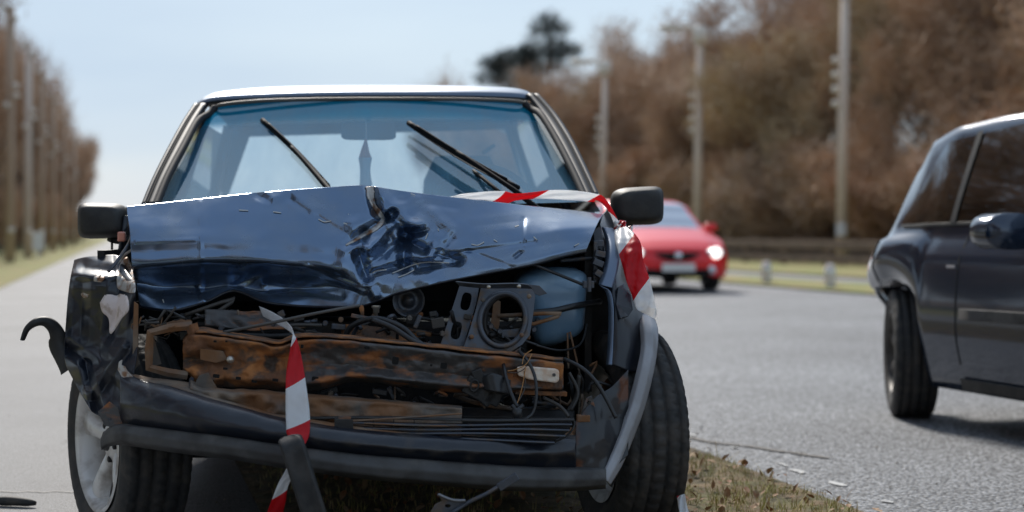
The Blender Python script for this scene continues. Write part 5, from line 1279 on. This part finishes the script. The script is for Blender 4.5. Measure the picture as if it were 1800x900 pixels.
# side glass, visible side sgn=+1
for sgn in (1, -1):
    side_patch('front_side_window', pd, [(.40, .925), (1.95, .935), (1.92, 1.41), (.66, 1.30)], M['side_glass'], DC, sgn, .005, 14)
    side_patch('window_divider', pd, [(.86, .925), (.90, .925), (.93, 1.34), (.89, 1.33)], M['plastic'], DC, sgn, .012)
    side_patch('rear_side_window', pd, [(2.03, .94), (2.9, .965), (2.8, 1.38), (2.0, 1.41)], M['side_glass'], DC, sgn, .005)
    side_patch('sill_trim', pd, [(1.0, .19), (2.6, .19), (2.6, .24), (1.0, .24)], M['plastic'], DC, sgn, .012, t=.01)
    side_patch('rubbing_strip', pd, [(1.06, .50), (1.95, .51), (1.95, .56), (1.06, .55)], M['rubber_grey'], DC, sgn, .012, t=.01)
    side_patch('waist_seal', pd, [(.42, .905), (2.9, .945), (2.9, .96), (.42, .92)], M['plastic'], DC, sgn, .008, t=.004)
    side_patch('shut_line', pd, [(1.00, .30), (1.008, .30), (1.015, .89), (1.007, .89)], M['black'], DC, sgn, .002)
    side_patch('shut_line', pd, [(1.98, .28), (1.988, .28), (1.998, .92), (1.99, .92)], M['black'], DC, sgn, .002)
    side_patch('headlamp', pd, [(.05, .60), (.22, .62), (.26, .86), (.10, .80)], M['lamp_glass'], DC, sgn, .006)
    side_patch('side_repeater', pd, [(.92, .725), (.99, .725), (.99, .738), (.92, .738)], M['lamp_glass'], DC, sgn, .006)
    side_patch('door_handle', pd, [(1.70, .70), (1.90, .70), (1.90, .725), (1.70, .72)], M['chrome'], DC, sgn, .03, t=.02)
    side_patch('fog_lamp', pd, [(.05, .42), (.16, .42), (.16, .5), (.05, .5)], M['lamp_glass'], DC, sgn, .006)
    mr_ = rbox('door_mirror', sgn * .97, .885, .25, .15, 1.52, .16, M['navy'], DC, p=2.6, conv=None, front=.9)
    MB().tube([V((sgn * .80, 1.50, .86)), V((sgn * .92, 1.52, .86))], .03, 8, flat=.6).build('mirror_arm', M['plastic'], mr_, smooth=True)
# windscreen
def top_patch(name, P_, y0, y1, w0, w1, m, root, off=.006, n=12):
    rows = []
    for j in range(n + 1):
        y = y0 + (y1 - y0) * j / n; w_ = w0 + (w1 - w0) * j / n; r = []
        for i in range(n + 1):
            x = w_ * (2 * i / n - 1); wt = P_['wt'](y); z = P_['top'](y) - .035 + .035 * math.sqrt(max(0, 1 - (x / wt) ** 2)); r.append(V((x, y, z + off)))
        rows.append(r)
    return link(name, gridmesh(rows), m, root)
top_patch('windscreen', pd, .12, .70, .55, .60, M['dark_glass'], DC, .008)
mb = MB(); mb.box((0, 1.85, .3), (1.4, 3.0, .12)); mb.box((0, .6, .45), (1.0, .6, .3)); mb.build('underbody', M['black'], DC)
mb = MB()
for s in (1, -1): mb.box((s * .38, 1.9, .85), (.45, .14, .6)); mb.box((s * .38, 1.95, 1.2), (.25, .1, .18))
mb.build('seats', M['inner'], DC, bev=.04)
for s in (1, -1):
    for k, a in enumerate((AXW, AXW + 2.5)):
        wheel(DC, (s * .715, a, .305), math.radians(-24) if k == 0 else 0, flip=(s > 0), m=mat('dirty_wheel_trim', (.12, .11, .10), .55, .4, col2=(.06, .055, .05), nscale=12) if (s, k) == (1, 0) else bpy.data.materials['dirty_wheel_trim'], me=TY2, Rr=.20, W=.2, spokes=7)
# --- red car coming towards the camera
pr_ = {'len': 4.6,
       'lo': lower(interp([(0, .24), (.2, .2), (4.3, .22), (4.6, .32)]), (.92, 3.6), .34, .32),
       'belt': interp([(0, .58), (.06, .64), (.3, .72), (.8, .82), (1.3, .90), (2.5, .94), (3.9, 1.0), (4.6, .9)]),
       'top': interp([(0, .60), (.06, .68), (.35, .80), (.8, .90), (1.30, .98), (1.7, 1.18), (2.05, 1.36), (2.4, 1.43), (3.0, 1.44), (3.6, 1.32), (4.1, 1.1), (4.6, 1.0)]),
       'wl': interp([(0, .58), (.05, .68), (.2, .78), (.5, .84), (1.0, .86), (4.0, .86), (4.6, .7)]),
       'wb': interp([(0, .56), (.05, .66), (.2, .77), (.5, .83), (1.0, .86), (4.0, .86), (4.6, .7)]),
       'wt': interp([(0, .48), (.06, .58), (.35, .66), (.9, .72), (1.3, .76), (1.8, .69), (2.3, .63), (3.4, .60), (4.6, .6)])}
RC = empty('red_saloon', R(7.98, 22.6, 0), RA - .10); RC.scale = (1, 1, 1)
tag(RC, 'shiny red saloon with lit headlamps approaching on the far lane', 'car')
car_shell('body', pr_, M['red'], RC)
# nose fascia
def fascia(P_, root, m):
    rows = []
    base = section(P_, 0, 24); ring = [V((-x, 0, z)) for x, z in base] + [V((x, 0, z)) for x, z in base[::-1][1:]]
    c = V((0, -.10, .45))
    for k in range(9):
        t = k / 8; rows.append([V((p.x + (c.x - p.x) * t, -.10 * math.sin(t * math.pi / 2), p.z + (c.z - p.z) * t)) for p in ring])
    return link('front_bumper', gridmesh(rows), m, root)
fascia(pr_, RC, M['red'])
fy = lambda x, z: -.02 - .10 * math.sin(math.pi / 2 * max(0, 1 - max(abs(x) / .6, abs(z - .45) / .24))) 
def fplate(name, outl, m, t=.02, off=.012, holes=[]):
    bm_out = [(x, z) for x, z in outl]
    o = plate(name, bm_out, holes, lambda x, z: fy(x, z) - off, t, m, RC, conv=None, bev=.004); return o
fplate('grille', [(-.36, .60), (.36, .60), (.27, .54), (.14, .50), (0, .485), (-.14, .50), (-.27, .54)], M['black'], .03)
for z in (.585, .56, .535): MB().tube([V((-.30 + (.585 - z), fy(0, z) - .03, z)), V((.30 - (.585 - z), fy(0, z) - .03, z))], .006, 6).build('grille_bar', M['plastic'], RC)
fplate('lower_intake', [(-.52, .36), (.52, .36), (.55, .30), (.40, .27), (-.40, .27), (-.55, .30)], M['black'], .03)
plc = MB(); plc.box((0, -.155, .385), (.50, .02, .12)); plc.build('number_plate', M['plate'], RC, bev=.004)
mb = MB(); mb.lathe([(-.02, 0), (-.02, .05), (0, .06)], (0, -.15, .555), 'y', 24); mb.build('badge', M['chrome'], RC, smooth=True)
for s in (1, -1):
    hl = rbox('headlamp', s * .60, .60, .26, .135, .03, .16, M['lamp_glass'], RC, p=2.4, conv=None, front=.8)
    mb = MB(); mb.lathe([(-.06, 0), (-.05, .05), (-.03, .075), (0, .085)], (s * .60, -.03, .60), 'y', 24); mb.build('lit_lens', M['lit'], hl, smooth=True)
    mb = MB(); mb.lathe([(-.03, 0), (-.025, .05), (0, .065)], (s * .53, -.045, .345), 'y', 20); mb.build('fog_lamp', M['lamp_glass'], RC, smooth=True)
    m_r = rbox('door_mirror', s * .93, .985, .20, .13, 1.55, .12, M['red'], RC, p=2.6, conv=None, front=.9)
    MB().tube([V((s * .80, 1.55, .93)), V((s * .88, 1.55, .95))], .025, 8).build('mirror_arm', M['plastic'], m_r, smooth=True)
    side_patch('side_window', pr_, [(1.75, .95), (3.6, .99), (3.3, 1.28), (2.2, 1.36)], M['dark_glass'], RC, s, .006)
    for a in (.92, 3.6): wheel(RC, (-s * .76, a, .32), 0, flip=(s < 0), me=TY2, Rr=.20, W=.2, tilt=.1)
top_patch('windscreen', pr_, 1.28, 2.15, .70, .58, M['far_glass'], RC, .008)
mb = MB(); mb.box((0, 2.3, .28), (1.5, 4.2, .10)); mb.box((0, .5, .42), (1.2, .8, .3)); mb.build('underbody', M['black'], RC)
mb = MB()
for s in (1, -1): mb.box((s * .38, 2.3, .95), (.45, .14, .5)); mb.box((s * .38, 2.35, 1.22), (.25, .1, .15))
mb.box((0, 1.55, .88), (1.3, .3, .1)); mb.build('cabin_interior', M['inner'], RC, bev=.04)
